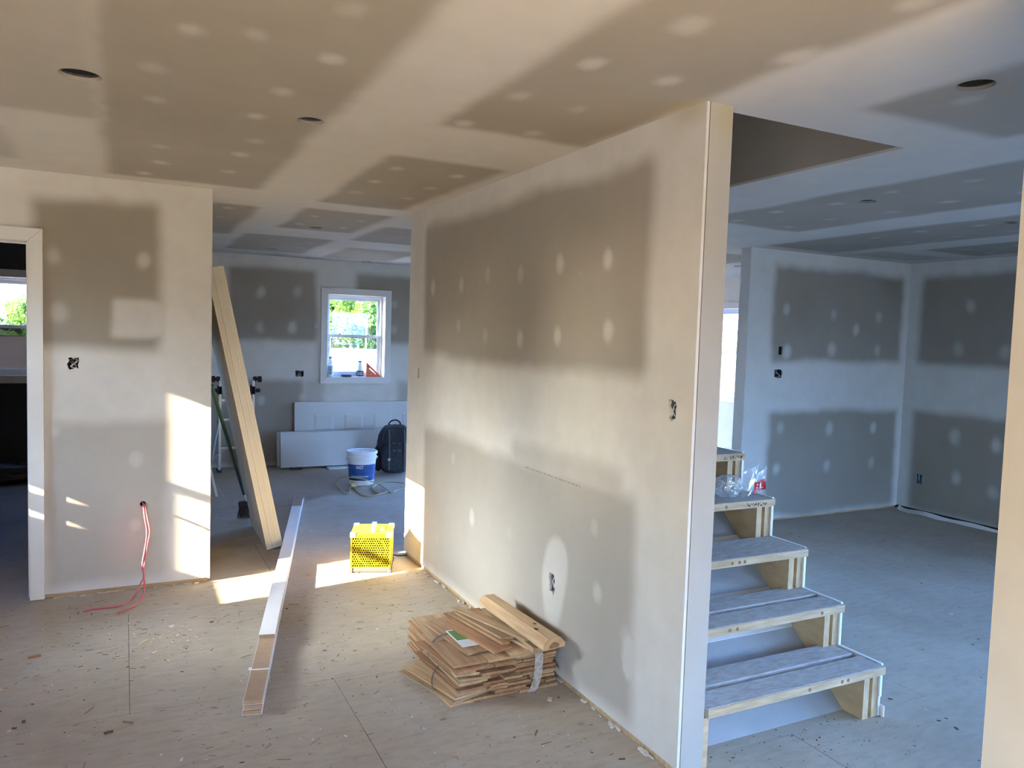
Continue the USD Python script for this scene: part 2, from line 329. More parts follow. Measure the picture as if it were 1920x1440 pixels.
CS += [(1.25 + .33 * i, y) for y in (3.85, 4.25, 4.65) for i in range(2)] + [(x, y, .05) for y in (5.8, 6.3, 7.6, 8.1) for x in (0.65, 1.25, 1.6, 2.2)]
CS += [(x + .03 * math.sin(7 * y + x), y, .06) for x in (3.72, 4.2, 5.1, 5.5, 6.25, 6.6) for y in np.arange(1.2, 4.3, .41)]
V, F = sheet(cpoly, 0.0125, 0.025)
part(ceiling, 'ceiling_sheet', wmesh(V, F, lambda V: np.c_[V[:, 0], V[:, 1], CE + V[:, 2]]), M_dry,
     attrs={'mud': .64 * mud_map(V[:, 0], V[:, 1], CB, [(*q[:2], (q[2] if len(q) > 2 else .06) * .9) for q in CS], 21, 0.045), 'stain': 0.55 * np.exp(-(((V[:, 0] - 1.79) / .05) ** 2 + ((V[:, 1] - 2.2) / .09) ** 2))})
rp = sg.box(-2.0, -4.5, 7.163, 9.45).difference(sg.box(WELL[0] - .05, WELL[2] - .05, WELL[1] + .05, WELL[3] + .05))
part(ceiling, 'upper_deck', prism(rp, 0.05, place((0, 0, 2.72))), M_cavity)
part(xform('roof_porch', kind='structure'), 'roof_deck', [box(-3.5, -2.0, -4.7, 9.6, 2.74, 2.86)], M_cavity)  # unseen roof added to hold back high blue sky from the west windows
# upper walls of the stairwell
well = xform('wall_stairwell', kind='structure')
x0, x1, y0, y1 = WELL
fx = plane('x', x1, 1)
wall_sheet(well, fx, y0, y1, CE + .0123, 4.9, [], [(y0 - 1, y1 + 1, 2.2, 5.2)], [], t=0.1, res=0.1, seed=31)
part(well, 'well_side', [box(x0 - .1, x0, y0, y1, CE + .02, 4.9), box(x0 - .1, x1 + .1, y0 - .1, y0, CE + .013, 4.9), box(x0 - .1, x1 + .1, y1, y1 + .1, CE + .013, 4.9), box(x0 - .1, x1 + .1, y0 - .1, y1 + .1, 4.9, 5.0)], M_drywhite)

# ---- left wall with the doorway (faces the camera) and the wall that runs back from its end
DR = (-1.30, -0.485, 2.045)                      # doorway: x range and head
left = xform('wall_left', kind='structure')
fl = plane('y', YL, 1)
dhole = sg.box(DR[0] - .012, -1, DR[1] + .012, DR[2] + .012)
LB = [(-0.46, 0.19, *UP), (-0.40, 0.245, .05, 1.02, .62), (-1.8, -1.4, *UP)]
LS = [(0.103, 1.976, .055), (-0.359, 1.973), (-0.335, 1.658, .07), (0.062, 0.80, .08), (-0.364, .985), (0.062, 0.393, .07), (0.254, 0.194, .09), (0.062, .815, .05)]
EB_L = jag(-0.262, 1.366, 0.050, 0.064, 3)
EB_HOLE = sg.Point(0.100, 0.521).buffer(0.016, 6)
wall_sheet(left, fl, XW, 0.480, 0.026, CE, [dhole, EB_L, EB_HOLE], LB, LS, seed=5, res=0.018, patches=[(-.065, .24, 1.53, 1.755, .8)])
fb = plane('y', YL + 0.12, -1)
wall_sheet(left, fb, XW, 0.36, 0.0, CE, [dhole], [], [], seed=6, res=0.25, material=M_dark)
part(left, 'bottom_plate', [box(XW, DR[0] - .02, YL + .016, YL + .104, 0, .038), box(DR[1] + .02, 0.466, YL + .016, YL + .104, 0, .038)], M_pine)
part(left, 'corner_bead', pbox(fl, 0.474, 0.4815, 0.03, CE - .003, -0.0012, 0.02, 0.001), M_drywhite)
ret = xform('wall_return', kind='structure')
fr = plane('x', 0.480, -1)
wall_sheet(ret, fr, YL + .0005, YB, 0.02, CE, [], [(5.3, 9.1, *UP), (5.3, 9.1, *LO)], [(y, z) for y in np.arange(5.5, 9.1, .4) for z in (.5, .83, 1.6, 1.93)], seed=8, res=0.05)
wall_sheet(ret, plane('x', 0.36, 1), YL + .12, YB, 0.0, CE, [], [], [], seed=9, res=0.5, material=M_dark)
part(ret, 'bottom_plate', box(0.376, .464, YL + .11, YB, 0, .038), M_pine)

door1 = xform('door_1', kind='structure')
cw = .072
def casing(parent, f, u0, u1, z0, z1, t=.018, bottom=True, wid=cw, lo=0.0):
    """Mitred flat casing round an opening; w = -t .. 0 (proud of the wall)."""
    A = [(u0, z1), (u1, z1), (u1 + wid, z1 + wid), (u0 - wid, z1 + wid)]
    Lp = [(u0, z0 if not bottom else z0), (u0, z1), (u0 - wid, z1 + wid), (u0 - wid, z0 - (wid if bottom else 0))]
    Rp = [(u1, z0), (u1, z1), (u1 + wid, z1 + wid), (u1 + wid, z0 - (wid if bottom else 0))]
    ps = [A, Lp, Rp] + ([[(u0, z0), (u1, z0), (u1 + wid, z0 - wid), (u0 - wid, z0 - wid)]] if bottom else [])
    for P in ps:
        q = sg.Polygon(P).buffer(-.0008, join_style=2)
        m = prism(q, t); m.vertices = f(np.c_[m.vertices[:, :2], m.vertices[:, 2] - t]); m.fix_normals()
        part(parent, 'casing', m, M_trim)
casing(door1, fl, DR[0] - .003, DR[1] + .003, 0.004, DR[2] + .003, bottom=False)
part(door1, 'jamb', [pbox(fl, DR[0] - .012, DR[0], 0.0, DR[2] + .012, -.001, .121), pbox(fl, DR[1], DR[1] + .012, 0.0, DR[2] + .012, -.001, .121), pbox(fl, DR[0], DR[1], DR[2], DR[2] + .012, -.001, .121)], M_trim)
part(door1, 'door_stop', [pbox(fl, DR[1] - .011, DR[1], 0, DR[2], .05, .085, .002), pbox(fl, DR[0], DR[0] + .011, 0, DR[2], .05, .085, .002), pbox(fl, DR[0] + .011, DR[1] - .011, DR[2] - .011, DR[2], .05, .085, .002)], M_trim)

# ---- partition beside the stairs
par = xform('wall_partition', kind='structure')
fp = plane('x', XP, 1)
PB = [(2.43, 4.93, *UP, .85), (2.44, 4.85, .05, .96, .72), (2.55, 3.55, .9, 1.06, .45)]
PS = [(4.302, 1.898), (3.923, 1.94), (3.532, 1.918), (3.128, 1.945), (2.728, 1.939), (4.778, 1.902, .07), (4.326, 1.658), (3.935, 1.599), (3.509, 1.591), (3.129, 1.61), (2.707, 1.638), (4.353, 0.837), (3.56, 0.565), (2.75, 0.788), (4.047, 0.54), (2.71, 0.519), (2.485, 0.393, .09), (4.586, 0.278)]
PS += [(3.085, .46, .135, .235), (2.47, .33, .05, .10)]
EB_P1 = jag(5.020, 1.328, .036, .072, 11, amp=.004); EB_P2 = jag(2.261, 1.349, .042, .078, 12, amp=.012); EB_P3 = jag(3.096, .437, .044, .078, 13, amp=.012)
stain = lambda u, v: 0.5 * np.exp(-(((u - 2.24) / .09) ** 2 + ((v - 2.43) / .045) ** 2))
wall_sheet(par, fp, YP0, YP1, 0.030, CE, [EB_P1, EB_P2, EB_P3], PB, PS, seed=12, res=0.016, stain=stain)
wall_sheet(par, plane('x', XP + TP, -1), YP0 + .004, YP1, 0.0, CE, [], [(2.4, 5.0, *UP), (2.4, 5.0, *LO)], [], seed=13, res=0.06)
V, F = sheet(sg.box(XP + .0168, 0.0, XP + TP, CE), .012, .02)
part(par, 'end_board', wmesh(V, F, plane('y', YP0, 1)), M_dry, attrs={'mud': np.full(len(V), .25), 'stain': 0.75 * np.exp(-(((V[:, 0] - 1.905) / .06) ** 2 + ((V[:, 1] - 2.40) / .10) ** 2))})
part(par, 'end_board', box(XP + .0005, XP + TP - .0005, YP1 - .012, YP1 + .002, 0.03, CE), M_drywhite)
part(par, 'corner_bead', [box(XP - .0012, XP + .012, YP1 - .004, YP1 + .0035, .03, CE - .002, .001)], M_drywhite)
part(par, 'corner_gap', box(XP + .0126, XP + .0167, YP0 + .006, YP0 + .02, 0.0, CE), M_cavity)
part(par, 'bottom_plate', box(XP + .009, XP + TP - .013, YP0 + .013, YP1 - .013, 0, .038, .002), M_pine)
part(par, 'text_marks', [pbox(fp, u, u + w_, z - .004, z + .004, -.0004, .0001) for u, w_, z in [(2.88 + .0225 * k, .006 + .009 * ((k * 7) % 5) / 5, .944 - .000 * k) for k in range(24)]], mat('faint_print_ink', (0.26, 0.225, 0.19), .9), kind='stuff')

# ---- wall behind the camera on the right (same line as the partition)
rn = xform('wall_right', kind='structure')
wall_sheet(rn, fp, YS, 1.058, 0.0, CE, [], [(YS, .75, *UP), (YS, .75, *LO)], [], seed=14, res=0.05, coat=.6)
wall_sheet(rn, plane('x', XP + TP, -1), YS, 1.058, 0.0, CE, [], [(YS, .75, *UP), (YS, .75, *LO)], [], seed=15, res=0.2)
part(rn, 'end_board', box(XP + .0005, XP + TP - .0005, 1.046, 1.0595, 0.0, CE), M_drywhite)

# ---- back wall of the right-hand room, with its free end
rb = xform('wall_middle', kind='structure')
fm = plane('y', YL, 1)
XM = 4.856
MB = [(XM + .30, 6.875, *UP), (XM + .29, 6.89, *LO)]
MS = [(5.312, 1.921), (5.912, 1.898), (6.537, 1.897), (6.226, 1.769), (5.34, 1.538, .075), (5.917, 1.574, .075), (6.543, 1.572), (5.311, 0.846), (5.942, 0.83, .07), (6.549, 0.819), (5.286, 0.471), (5.935, 0.475), (6.549, 0.472)]
H1, H2 = sg.box(5.240, 1.513, 5.284, 1.585), jag(5.250, 1.340, .094, .074, 21, amp=.006)
wall_sheet(rb, fm, XM + .004, XE, 0.022, CE, [H1, H2], MB, MS, seed=17, res=0.022)
wall_sheet(rb, plane('y', YL + .12, -1), XM + .004, XE, 0.0, CE, [], [(XM + .3, 6.85, *UP)], [], seed=18, res=0.1)
part(rb, 'end_board', box(XM, XM + .012, YL + .003, YL + .12, 0, CE, .001), M_drywhite)
part(rb, 'bottom_plate', box(XM + .013, XE, YL + .016, YL + .104, 0, .038), M_pine)

# ---- outer walls, each with its windows
def exterior(parent, f, u0, u1, holes, seed, boards, spots, res=0.05, base=0.0, name='drywall_sheet', outer_mat=None, outhole=None, deep=()):
    hs = [sg.box(h[0] - .012, h[2] - .012, h[1] + .012, h[3] + .012) for h in holes]
    extra = list(outhole or [])
    wall_sheet(parent, f, u0, u1, base, CE, hs + extra, boards, spots, seed=seed, res=res)
    poly = sg.box(u0 - .2, -1.0, u1 + .2, 2.77)
    for h in hs + [sg.box(d[0], d[2], d[1], d[3]) for d in deep]: poly = poly.difference(h)
    m = prism(poly, .186); m.vertices = f(np.c_[m.vertices[:, :2], m.vertices[:, 2] * .697 + .07]); m.fix_normals()
    part(parent, 'outer_wall', m, outer_mat or M_siding)
M_siding = mat('house_wrap_siding', (0.55, 0.55, 0.54), 0.7)
def window(n, f, u0, u1, z0, z1, rail=None, screen=False, rh=.036, stile=.032, jf=.026, wid=.078):
    w = xform(f'window_{n}', kind='structure')
    casing(w, f, u0, u1, z0, z1, wid=wid)
    jt = .012
    part(w, 'jamb', [pbox(f, u0 - jt, u0, z0 - jt, z1 + jt, 0, .1), pbox(f, u1, u1 + jt, z0 - jt, z1 + jt, 0, .1), pbox(f, u0, u1, z1, z1 + jt, 0, .1)], M_trim)
    part(w, 'window_sill', pbox(f, u0, u1, z0 - jt, z0, 0, .1), M_trim)
    a, b, fr_ = .092, .172, jf
    part(w, 'frame', [pbox(f, u0 - jt, u0 + fr_, z0 - jt, z1 + jt, a, b, .002), pbox(f, u1 - fr_, u1 + jt, z0 - jt, z1 + jt, a, b, .002), pbox(f, u0 + fr_, u1 - fr_, z1 - fr_, z1 + jt, a, b, .002), pbox(f, u0 + fr_, u1 - fr_, z0 - jt, z0 + fr_, a, b, .002)], M_vinyl)
    rail = rail or (z0 + z1) / 2
    st, x0, x1 = stile, u0 + fr_, u1 - fr_
    for nm_, q0, q1, w0, w1 in (('upper_sash', rail - .018, z1 - fr_, .136, .160), ('lower_sash', z0 + fr_, rail + .018, .106, .130)):
        s = part(w, nm_, [pbox(f, x0, x0 + st, q0, q1, w0, w1, .002), pbox(f, x1 - st, x1, q0, q1, w0, w1, .002), pbox(f, x0 + st, x1 - st, q1 - (rh if nm_ == 'lower_sash' else .036), q1, w0, w1, .002), pbox(f, x0 + st, x1 - st, q0, q0 + (.036 if nm_ == 'lower_sash' else rh), w0, w1, .002)], M_vinyl)
        part(s, 'pane', pbox(f, x0 + st - .004, x1 - st + .004, q0 + .03, q1 - .03, (w0 + w1) / 2, (w0 + w1) / 2 + .004), M_glass)
        if nm_ == 'lower_sash':
            part(s, 'gasket', [pbox(f, x1 - st - .003, x1 - st + .0005, q0 + .036, q1 - .036, w0 + .001, w0 + .004), pbox(f, (x0 + x1) / 2 - .04, (x0 + x1) / 2 + .04, q1 - .041, q1 - .036, w0 - .002, w0 + .004)], M_gasket)
            for k in (-1, 1):
                c = (x0 + x1) / 2 + k * (x1 - x0) * .27
                part(s, 'sash_lock', [pbox(f, c - .022, c + .022, q1, q1 + .007, w0 + .002, w1 - .002, .002), pbox(f, c - .008, c + .018, q1 + .007, q1 + .014, w0 + .006, w1 - .004, .002)], M_vinyl)
    if screen: part(w, 'insect_screen', pbox(f, x0, x1, z0 + fr_, rail, .163, .1635), M_screen)
    return w
def patio(n, f, u0, u1, z0, z1):
    w = xform(f'window_{n}', kind='structure')
    casing(w, f, u0, u1, z0, z1, wid=.078, bottom=False)
    um = (u0 + u1) / 2
    part(w, 'frame', [pbox(f, u0 - .012, u0 + .03, z0, z1 + .012, .06, .17), pbox(f, u1 - .03, u1 + .012, z0, z1 + .012, .06, .17), pbox(f, u0 + .03, u1 - .03, z1 - .03, z1 + .012, .06, .17), pbox(f, u0 + .03, u1 - .03, z0, z0 + .03, .06, .17)], M_vinyl)
    for k, (a, b) in enumerate(((u0 + .03, um + .03), (um - .03, u1 - .03))):
        w0 = .07 + .045 * k
        s = part(w, 'sash', [pbox(f, a, a + .06, z0 + .03, z1 - .03, w0, w0 + .04, .002), pbox(f, b - .06, b, z0 + .03, z1 - .03, w0, w0 + .04, .002), pbox(f, a + .06, b - .06, z1 - .1, z1 - .03, w0, w0 + .04, .002), pbox(f, a + .06, b - .06, z0 + .03, z0 + .12, w0, w0 + .04, .002)], M_vinyl)
        part(s, 'pane', pbox(f, a + .055, b - .055, z0 + .115, z1 - .095, w0 + .018, w0 + .022), M_glass)
    return w
fN, fE, fW, fS = plane('y', YB, 1), plane('x', XE, 1), plane('x', XW, -1), plane('y', YS, -1)
W1 = (2.172, 2.882, 1.042, 2.037); W2 = (-1.45, -0.74, 1.042, 2.037); W5 = (4.1, 5.9, 0.03, 2.03); W7 = (6.1, 6.75, 1.042, 2.037)
nwall = xform('wall_back', kind='structure')
NB = [(1.05, 2.04, *UP), (2.51, 3.35, *UP), (0.6, 1.9, .03, 1.0, .9), (1.9, 2.15, .03, 1.0, .5), (3.05, 3.4, .03, 1.0, .6)]
NS = [(1.407, 2.022, .075), (1.816, 2.045, .075), (1.393, 1.618, .075), (1.761, 1.63, .075), (1.909, 0.799, .09), (1.42, 0.771, .07), (3.0, 1.63, .06), (3.0, 1.95, .06), (2.08, 1.95, .05), (2.06, 1.65, .05)]
EB_B = jag(1.8515, 1.082, .096, .070, 31, amp=.006)
exterior(nwall, fN, 0.36, XE, [W1, W5, W7], 41, NB, NS, res=0.03, outhole=[EB_B])
part(nwall, 'bottom_plate', box(.48, XE, YB + .013, YB + .03, 0, .03), M_pine)
nw2 = xform('wall_back_left', kind='structure')
poly = sg.box(XW, 0, .36, CE).difference(sg.box(W2[0] - .012, W2[2] - .012, W2[1] + .012, W2[3] + .012))
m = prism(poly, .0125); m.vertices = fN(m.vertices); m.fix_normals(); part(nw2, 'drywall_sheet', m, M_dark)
poly = sg.box(XW - .2, -1, .36, 2.77).difference(sg.box(W2[0] - .012, W2[2] - .012, W2[1] + .012, W2[3] + .012))
m = prism(poly, .186); m.vertices = fN(np.c_[m.vertices[:, :2], m.vertices[:, 2] + .014]); m.fix_normals(); part(nw2, 'outer_wall', m, M_siding)
W3 = (7.425, 8.25, 0.92, 2.045); W8 = (-1.6, 1.5, .03, 2.05)
ewall = xform('wall_far_right', kind='structure')
EBs = [(YS, 4.957, *UP), (YS, 4.962, *LO), (5.4, 7.2, *LO, .3)]
ESs = [(4.461, 2.007, .07), (4.55, 1.612, .08), (4.119, 1.601, .07), (4.529, 0.786, .08), (4.14, 0.765, .07), (4.486, 0.404, .07), (4.139, 0.331, .07), (3.7, 1.95), (3.7, 1.6), (7.5, .45, .06)]
H3 = jag(4.860, .331, .060, .092, 33, amp=.003)
exterior(ewall, fE, YS, YB, [W3, W8], 42, EBs, ESs, res=0.03, base=0.03, outhole=[H3])
part(ewall, 'bottom_plate', box(XE + .013, XE + .02, YS, YB, 0, .035), M_cavity)
W4 = (4.204, 4.765, .945, 2.150); W6 = (-4.05, -0.10, 0.03, 2.03)
SLOTS = [sg.Polygon([(4.8235, 1.193), (4.849, 1.218), (4.875, 1.226), (4.875, 1.186), (4.849, 1.180)]), sg.Polygon([(4.8245, 1.052), (4.849, 1.077), (4.875, 1.083), (4.875, 1.045), (4.849, 1.043)])]  # cuts added in the unseen wall to shape the slits of sun
wwall = xform('wall_far_left', kind='structure')
exterior(wwall, fW, YS, YL + .05, [W4, W6], 43, [(YS, YL, *UP), (YS, YL, *LO)], [], res=0.15, outhole=SLOTS, deep=[(4.70, 4.87, 1.02, 1.34)])
m = pbox(fW, YL + .05, YB, 0, CE, 0, .0125); part(wwall, 'drywall_sheet', m, M_dark)
part(wwall, 'outer_wall', pbox(fW, YL + .25, YB + .2, -1, 2.77, .014, .2), M_siding)
W10 = (4.3, 6.8, 0.03, 2.25)
swall = xform('wall_front', kind='structure')
exterior(swall, fS, XW, XE, [W10], 44, [(XW, XE, *UP), (XW, XE, *LO)], [], res=0.15)
window(1, fN, *W1); window(2, fN, *W2, screen=True); window(3, fE, *W3); window(4, fW, *W4, rail=1.515, rh=.052, stile=.020, jf=.018, wid=.02); window(7, fN, *W7)
patio(5, fN, *W5); patio(6, fW, *W6); patio(8, fE, *W8); patio(9, fS, *W10)

# ------------------------------------------------------------------ outside
M_lawn = mat('lawn', (0.055, 0.080, 0.028), 0.9, spec=0.0, col2=(0.085, 0.110, 0.045), noise_scale=.6)
M_field = mat('ploughed_field', (0.065, 0.048, 0.036), 0.95, spec=0.0, col2=(0.105, 0.08, 0.062), noise_scale=.5, stretch=(.35, 2.5, 1))
M_road = mat('gravel_road', (0.16, 0.155, 0.15), 0.9, spec=0.0)
GZ = -0.62
lawn = xform('ground', kind='structure')
part(lawn, 'lawn', box(-400, 400, -400, 400, GZ - 1, GZ), M_lawn)
part(lawn, 'building_site', box(-14, 20, -16, 15.9, GZ - .5, GZ + .02), mat('added_bounce_soil', (0.28, 0.235, 0.185), 0.95, spec=0.0, col2=(0.36, 0.305, 0.245), noise_scale=.8))  # unseen soil added so the ground bounces warm light indoors
part(lawn, 'field', box(-120, 6.5, 16, 128, GZ - .5, GZ + .03), M_field)
part(lawn, 'road', prism([(9, 93), (60, 82), (60, 90), (9, 101)], .05, place((0, 0, GZ))), M_road)
part(lawn, 'sand', prism([(8, 30), (30, 24), (30, 52), (14, 60), (8, 60)], .04, place((0, 0, GZ))), M_field)

#OBJECTS
# ------------------------------------------------------------------ things
def thing(name, label, cat, loc=(0, 0, 0), rot=0.0, group=None, kind=None):
    t = xform(name, label, cat, group, kind, loc, rot)
    M = np.eye(4); c, s = math.cos(rot), math.sin(rot); M[:2, :2] = [[c, -s], [s, c]]; M[:3, 3] = loc
    t.inv = np.linalg.inv(M); return t
def wp(parent, name, mesh, mat, smooth=False, root=None, **kw):
    """A part whose mesh is given in world coordinates."""
    if isinstance(mesh, list): mesh = cat_(mesh)
    return part(parent, name, moved(mesh, (root or parent).inv), mat, smooth, **kw)
def single(name, label, cat, mesh, mat, group=None, kind=None, smooth=False, loc=None):
    if isinstance(mesh, list): mesh = cat_(mesh)
    loc = np.array(loc if loc is not None else [*mesh.bounds.mean(0)[:2], mesh.bounds[0, 2]])
    t = part(None, name, moved(mesh, place(-loc)), mat, smooth)
    UsdGeom.Xformable(t.prim).AddTranslateOp().Set(Gf.Vec3d(*map(float, loc)))
    _tag(t.prim, label=label, category=cat, group=group, kind=kind); return t

M_white_pl = mat('white_plastic', (0.74, 0.75, 0.76), 0.35)
M_copper = mat('wire_red', (0.45, 0.08, 0.06), 0.4)
M_wirew = mat('wire_white', (0.7, 0.7, 0.68), 0.4)
M_wiregrey = mat('wire_grey', (0.22, 0.22, 0.23), 0.4)
M_boxgrey = mat('grey_box_plastic', (0.13, 0.135, 0.145), 0.5)
M_boxblue = mat('blue_box_plastic', (0.10, 0.26, 0.42), 0.5)

# ---- recessed light openings
LLAB = ['large round recessed light opening in the ceiling near its left edge', 'small ragged ceiling light opening with wires, above the doorway gap', 'round recessed light opening beside the stairwell at the upper right',
        'black recessed light opening behind the stairwell, middle of the right room', 'recessed light opening cut by the foreground post at the far right', 'small light opening in the back room ceiling, nearest the main room',
        'flat light opening in the back room ceiling above the leaning doors', 'thin light opening in the back ceiling above the window casing', 'tiny light opening in the ceiling beyond the stairs, beside the far wall end']
for k, ((x, y, r), lab) in enumerate(zip(LIGHTS, LLAB)):
    t = thing('recessed_light_housing', lab, 'light housing', (x, y, CE))
    hgt = 0.11 if k != 1 else .05
    part(t, 'can', lathe([(r + .001, .0126), (r + .001, hgt), (0, hgt + .002), (0, hgt + .004), (r + .003, hgt + .003), (r + .003, .0126)], 28), M_black if k != 2 else M_cavity)
    part(t, 'rim', lathe([(r - .004, .0135), (r + .001, .0128), (r + .001, .02), (r - .003, .02), (r - .004, .0135)], 28), M_metal if k in (0, 1) else M_cavity)
    rr = np.random.default_rng(k)
    for j in range(2 if k in (0, 1, 2) else 1):
        a = rr.uniform(0, 6.28); P = [(r * .8 * math.cos(a), r * .8 * math.sin(a), hgt - .005), (r * .3 * math.cos(a + 1), r * .3 * math.sin(a + 1), hgt * .45), (r * .55 * math.cos(a + 2.6), r * .55 * math.sin(a + 2.6), hgt * .5), (r * .2, r * .1, hgt - .01)]
        part(t, 'wire', tube(P, .0028, 6, 5), M_wirew if k == 1 else M_wiregrey)

# ---- electrical boxes set in the walls
def ebox(f, u, z, a, b, label, m_, wires=3, seed=0, depth=.055, wm=None, pout=0.0):
    base = f(np.array([[u, z, 0.0]]))[0]
    t = thing('electrical_box', label, 'electrical box', base)
    th = .0025
    body = [pbox(f, u - a / 2 - th, u - a / 2, z - b / 2 - th, z + b / 2 + th, .013, depth), pbox(f, u + a / 2, u + a / 2 + th, z - b / 2 - th, z + b / 2 + th, .013, depth), pbox(f, u - a / 2, u + a / 2, z - b / 2 - th, z - b / 2, .013, depth),
            pbox(f, u - a / 2, u + a / 2, z + b / 2, z + b / 2 + th, .013, depth), pbox(f, u - a / 2 - th, u + a / 2 + th, z - b / 2 - th, z + b / 2 + th, depth, depth + th)]
    wp(t, 'body', body, m_)
    for s in (-1, 1) if wires else (): wp(t, 'screw_ear', pbox(f, u - .006, u + .006, z + s * (b / 2 - .005) - .004, z + s * (b / 2 - .005) + .004, .014, .018, .001), M_metal)
    r = np.random.default_rng(seed)
    for k in range(wires):
        s = r.uniform(-.35, .35, 4) * a; q = [(u + s[0], z + b * .4, depth - .006), (u + s[1], z + b * .12, .018 - pout), (u + s[2], z - b * .2, .014 - pout), (u + s[3], z - b * .42, depth - .02)]
        wp(t, 'wire', tube(f(np.array(q)), .0024, 6, 5), (wm or [M_wirew, M_wiregrey, M_wiregrey])[k % 3])
    return t
ebox(fl, -0.262, 1.366, .052, .066, 'dark open switch box with loose wires in the wall by the doorway', M_cavity, 4, 1)
ebox(fN, 1.8515, 1.082, .098, .072, 'wide black outlet box with crossed wires left of the back window', M_cavity, 5, 2)
ebox(fm, 5.262, 1.549, .045, .073, 'narrow black empty box, upper of the pair in the right room', M_cavity, 0, 3)
ebox(fm, 5.250, 1.340, .096, .076, 'square black box with a wire, lower of the pair in the right room', M_cavity, 3, 4)
ebox(fE, 4.860, .331, .062, .094, 'low blue outlet box near the corner of the right room', M_boxblue, 1, 5, depth=.03)
ebox(fp, 5.020, 1.328, .038, .074, 'slim switch box near the far end of the partition wall', M_boxgrey, 2, 6)
ebox(fp, 2.261, 1.349, .044, .080, 'ragged grey switch box close to the near end of the partition', M_boxgrey, 3, 7)
ebox(fp, 3.096, .437, .046, .080, 'low grey outlet box above the shingle bundle', M_boxgrey, 2, 8, pout=.004)

# ---- the pair of red cables hanging from the hole in the left wall
M_redcable = mat('pink_red_cable', (0.50, 0.10, 0.13), 0.45)
for k, (P, lab) in enumerate([([(0.097, 5.12, .524), (0.100, 5.085, .520), (0.104, 5.045, .495), (0.108, 5.01, 0.455), (0.118, 5.0, 0.393), (0.119, 5.0, 0.344), (0.109, 5.0, 0.265), (0.099, 4.99, 0.209), (0.097, 4.985, 0.153), (0.104, 4.96, 0.113), (0.085, 4.915, 0.085), (0.067, 4.90, 0.045), (0.043, 4.89, 0.008), (-0.022, 4.80, 0.0055), (-0.116, 4.795, 0.005), (-0.194, 4.775, 0.005)],
                               'longer red cable hanging from the hole in the left wall'),
                              ([(0.104, 5.12, .518), (0.107, 5.085, .516), (0.114, 5.045, .492), (0.125, 5.005, 0.441), (0.136, 5.0, 0.375), (0.130, 5.0, 0.327), (0.118, 5.0, 0.256), (0.108, 4.99, 0.192), (0.102, 4.97, 0.128), (0.106, 4.935, 0.085), (0.104, 4.92, 0.047), (0.092, 4.886, 0.008), (0.047, 4.76, 0.0055), (-0.035, 4.68, 0.005)],
                               'shorter red cable hanging from the hole in the left wall')]):
    t = thing('electrical_cable', lab, 'cable', (0.1, 4.9, 0), group='red cables on the left wall')
    wp(t, 'sheath', tube(P, .0048, 10, 6), M_redcable, smooth=True)
    e = np.array(P[-1]); d = e - np.array(P[-2]); d /= np.linalg.norm(d)
    wp(t, 'copper_end', cyl(e + d * .001, e + d * .012, .002, 8), M_copper)

# ---- stack of primed trim boards on the floor
M_mdf = mat('brown_fibreboard', (0.33, 0.215, 0.13), 0.75, col2=(0.375, 0.25, 0.155), noise_scale=30)
M_primer = mat('white_primer', (0.70, 0.685, 0.66), 0.5, col2=(0.73, 0.715, 0.69), noise_scale=5)
A0, DIR = np.array([0.478, 3.241]), np.array([0.2398, 0.9709]); ang = math.atan2(DIR[1], DIR[0])
def trim_board(s0, s1, z, white_up, label, off=0.0):
    p0 = A0 + DIR * s0 + np.array([-DIR[1], DIR[0]]) * off
    t = thing('trim_board', label, 'trim board', (*p0, z), ang)
    Ln, w, h, e = s1 - s0, .078, .019, .0016
    za, zb = (0, h - e) if white_up else (e, h)
    part(t, 'core', box(0, Ln, -w / 2 + e, w / 2 - e, za, zb, .0006), M_mdf)
    part(t, 'primed_face', [box(0.0004, Ln - .0004, -w / 2, w / 2, h - e if white_up else 0, h if white_up else e), box(0.0004, Ln - .0004, -w / 2, -w / 2 + e, za, zb), box(0.0004, Ln - .0004, w / 2 - e, w / 2, za, zb)], M_primer)
trim_board(-.012, 4.18, 0.0, False, 'bottom board of the long stack of trim boards on the floor', .002)
trim_board(-.006, 4.12, 0.0192, False, 'second trim board up in the long stack on the floor', -.001)
trim_board(0.0, 3.93, 0.0384, False, 'bare brown trim board lying third up in the long stack')
trim_board(.665, 3.56, 0.0576, True, 'short white trim board lying on top of the long stack', .001)
t = thing('packing_strap', 'thin white strap round the near end of the trim board stack', 'strap', (*(A0 + DIR * .298), 0), ang)
part(t, 'band', [box(-.006, .006, -.0425, .0425, .0578, .0590), box(-.006, .006, -.0425, -.0412, .0, .0578), box(-.006, .006, .0412, .0425, .0, .0578)], M_white_pl)
part(t, 'knot', box(-.009, .010, .036, .050, .0592, .0655, .002), M_white_pl)

# ---- yellow construction heater
M_yel = mat('yellow_enamel', (0.50, 0.36, 0.006), 0.55, spec=.25)
M_yel2 = mat('yellow_grille', (0.46, 0.34, 0.006), 0.55, spec=.2)
M_grey = mat('grey_base_plastic', (0.05, 0.05, 0.056), 0.6)
M_lgrey = mat('pale_grey_plastic', (0.30, 0.30, 0.31), 0.5)
hw, hd, hh = .272, .285, .262
hrot = math.atan2(-.357, .934)
t = thing('construction_heater', 'yellow construction heater with a mesh front on the floor', 'heater', (1.334, 4.940, 0), hrot)
part(t, 'base', [box(-.002, hw + .002, 0.002, hd, .004, .034, .004)] + [box(x, x + .026, y, y + .03, 0, .036, .004) for x in (-.005, hw - .021) for y in (-.002, hd - .026)], M_grey)
part(t, 'side_panel', box(.002, .006, .008, hd - .004, .034, hh - .012), M_yel); part(t, 'side_panel', box(hw - .006, hw - .002, .008, hd - .004, .034, hh - .012), M_yel)
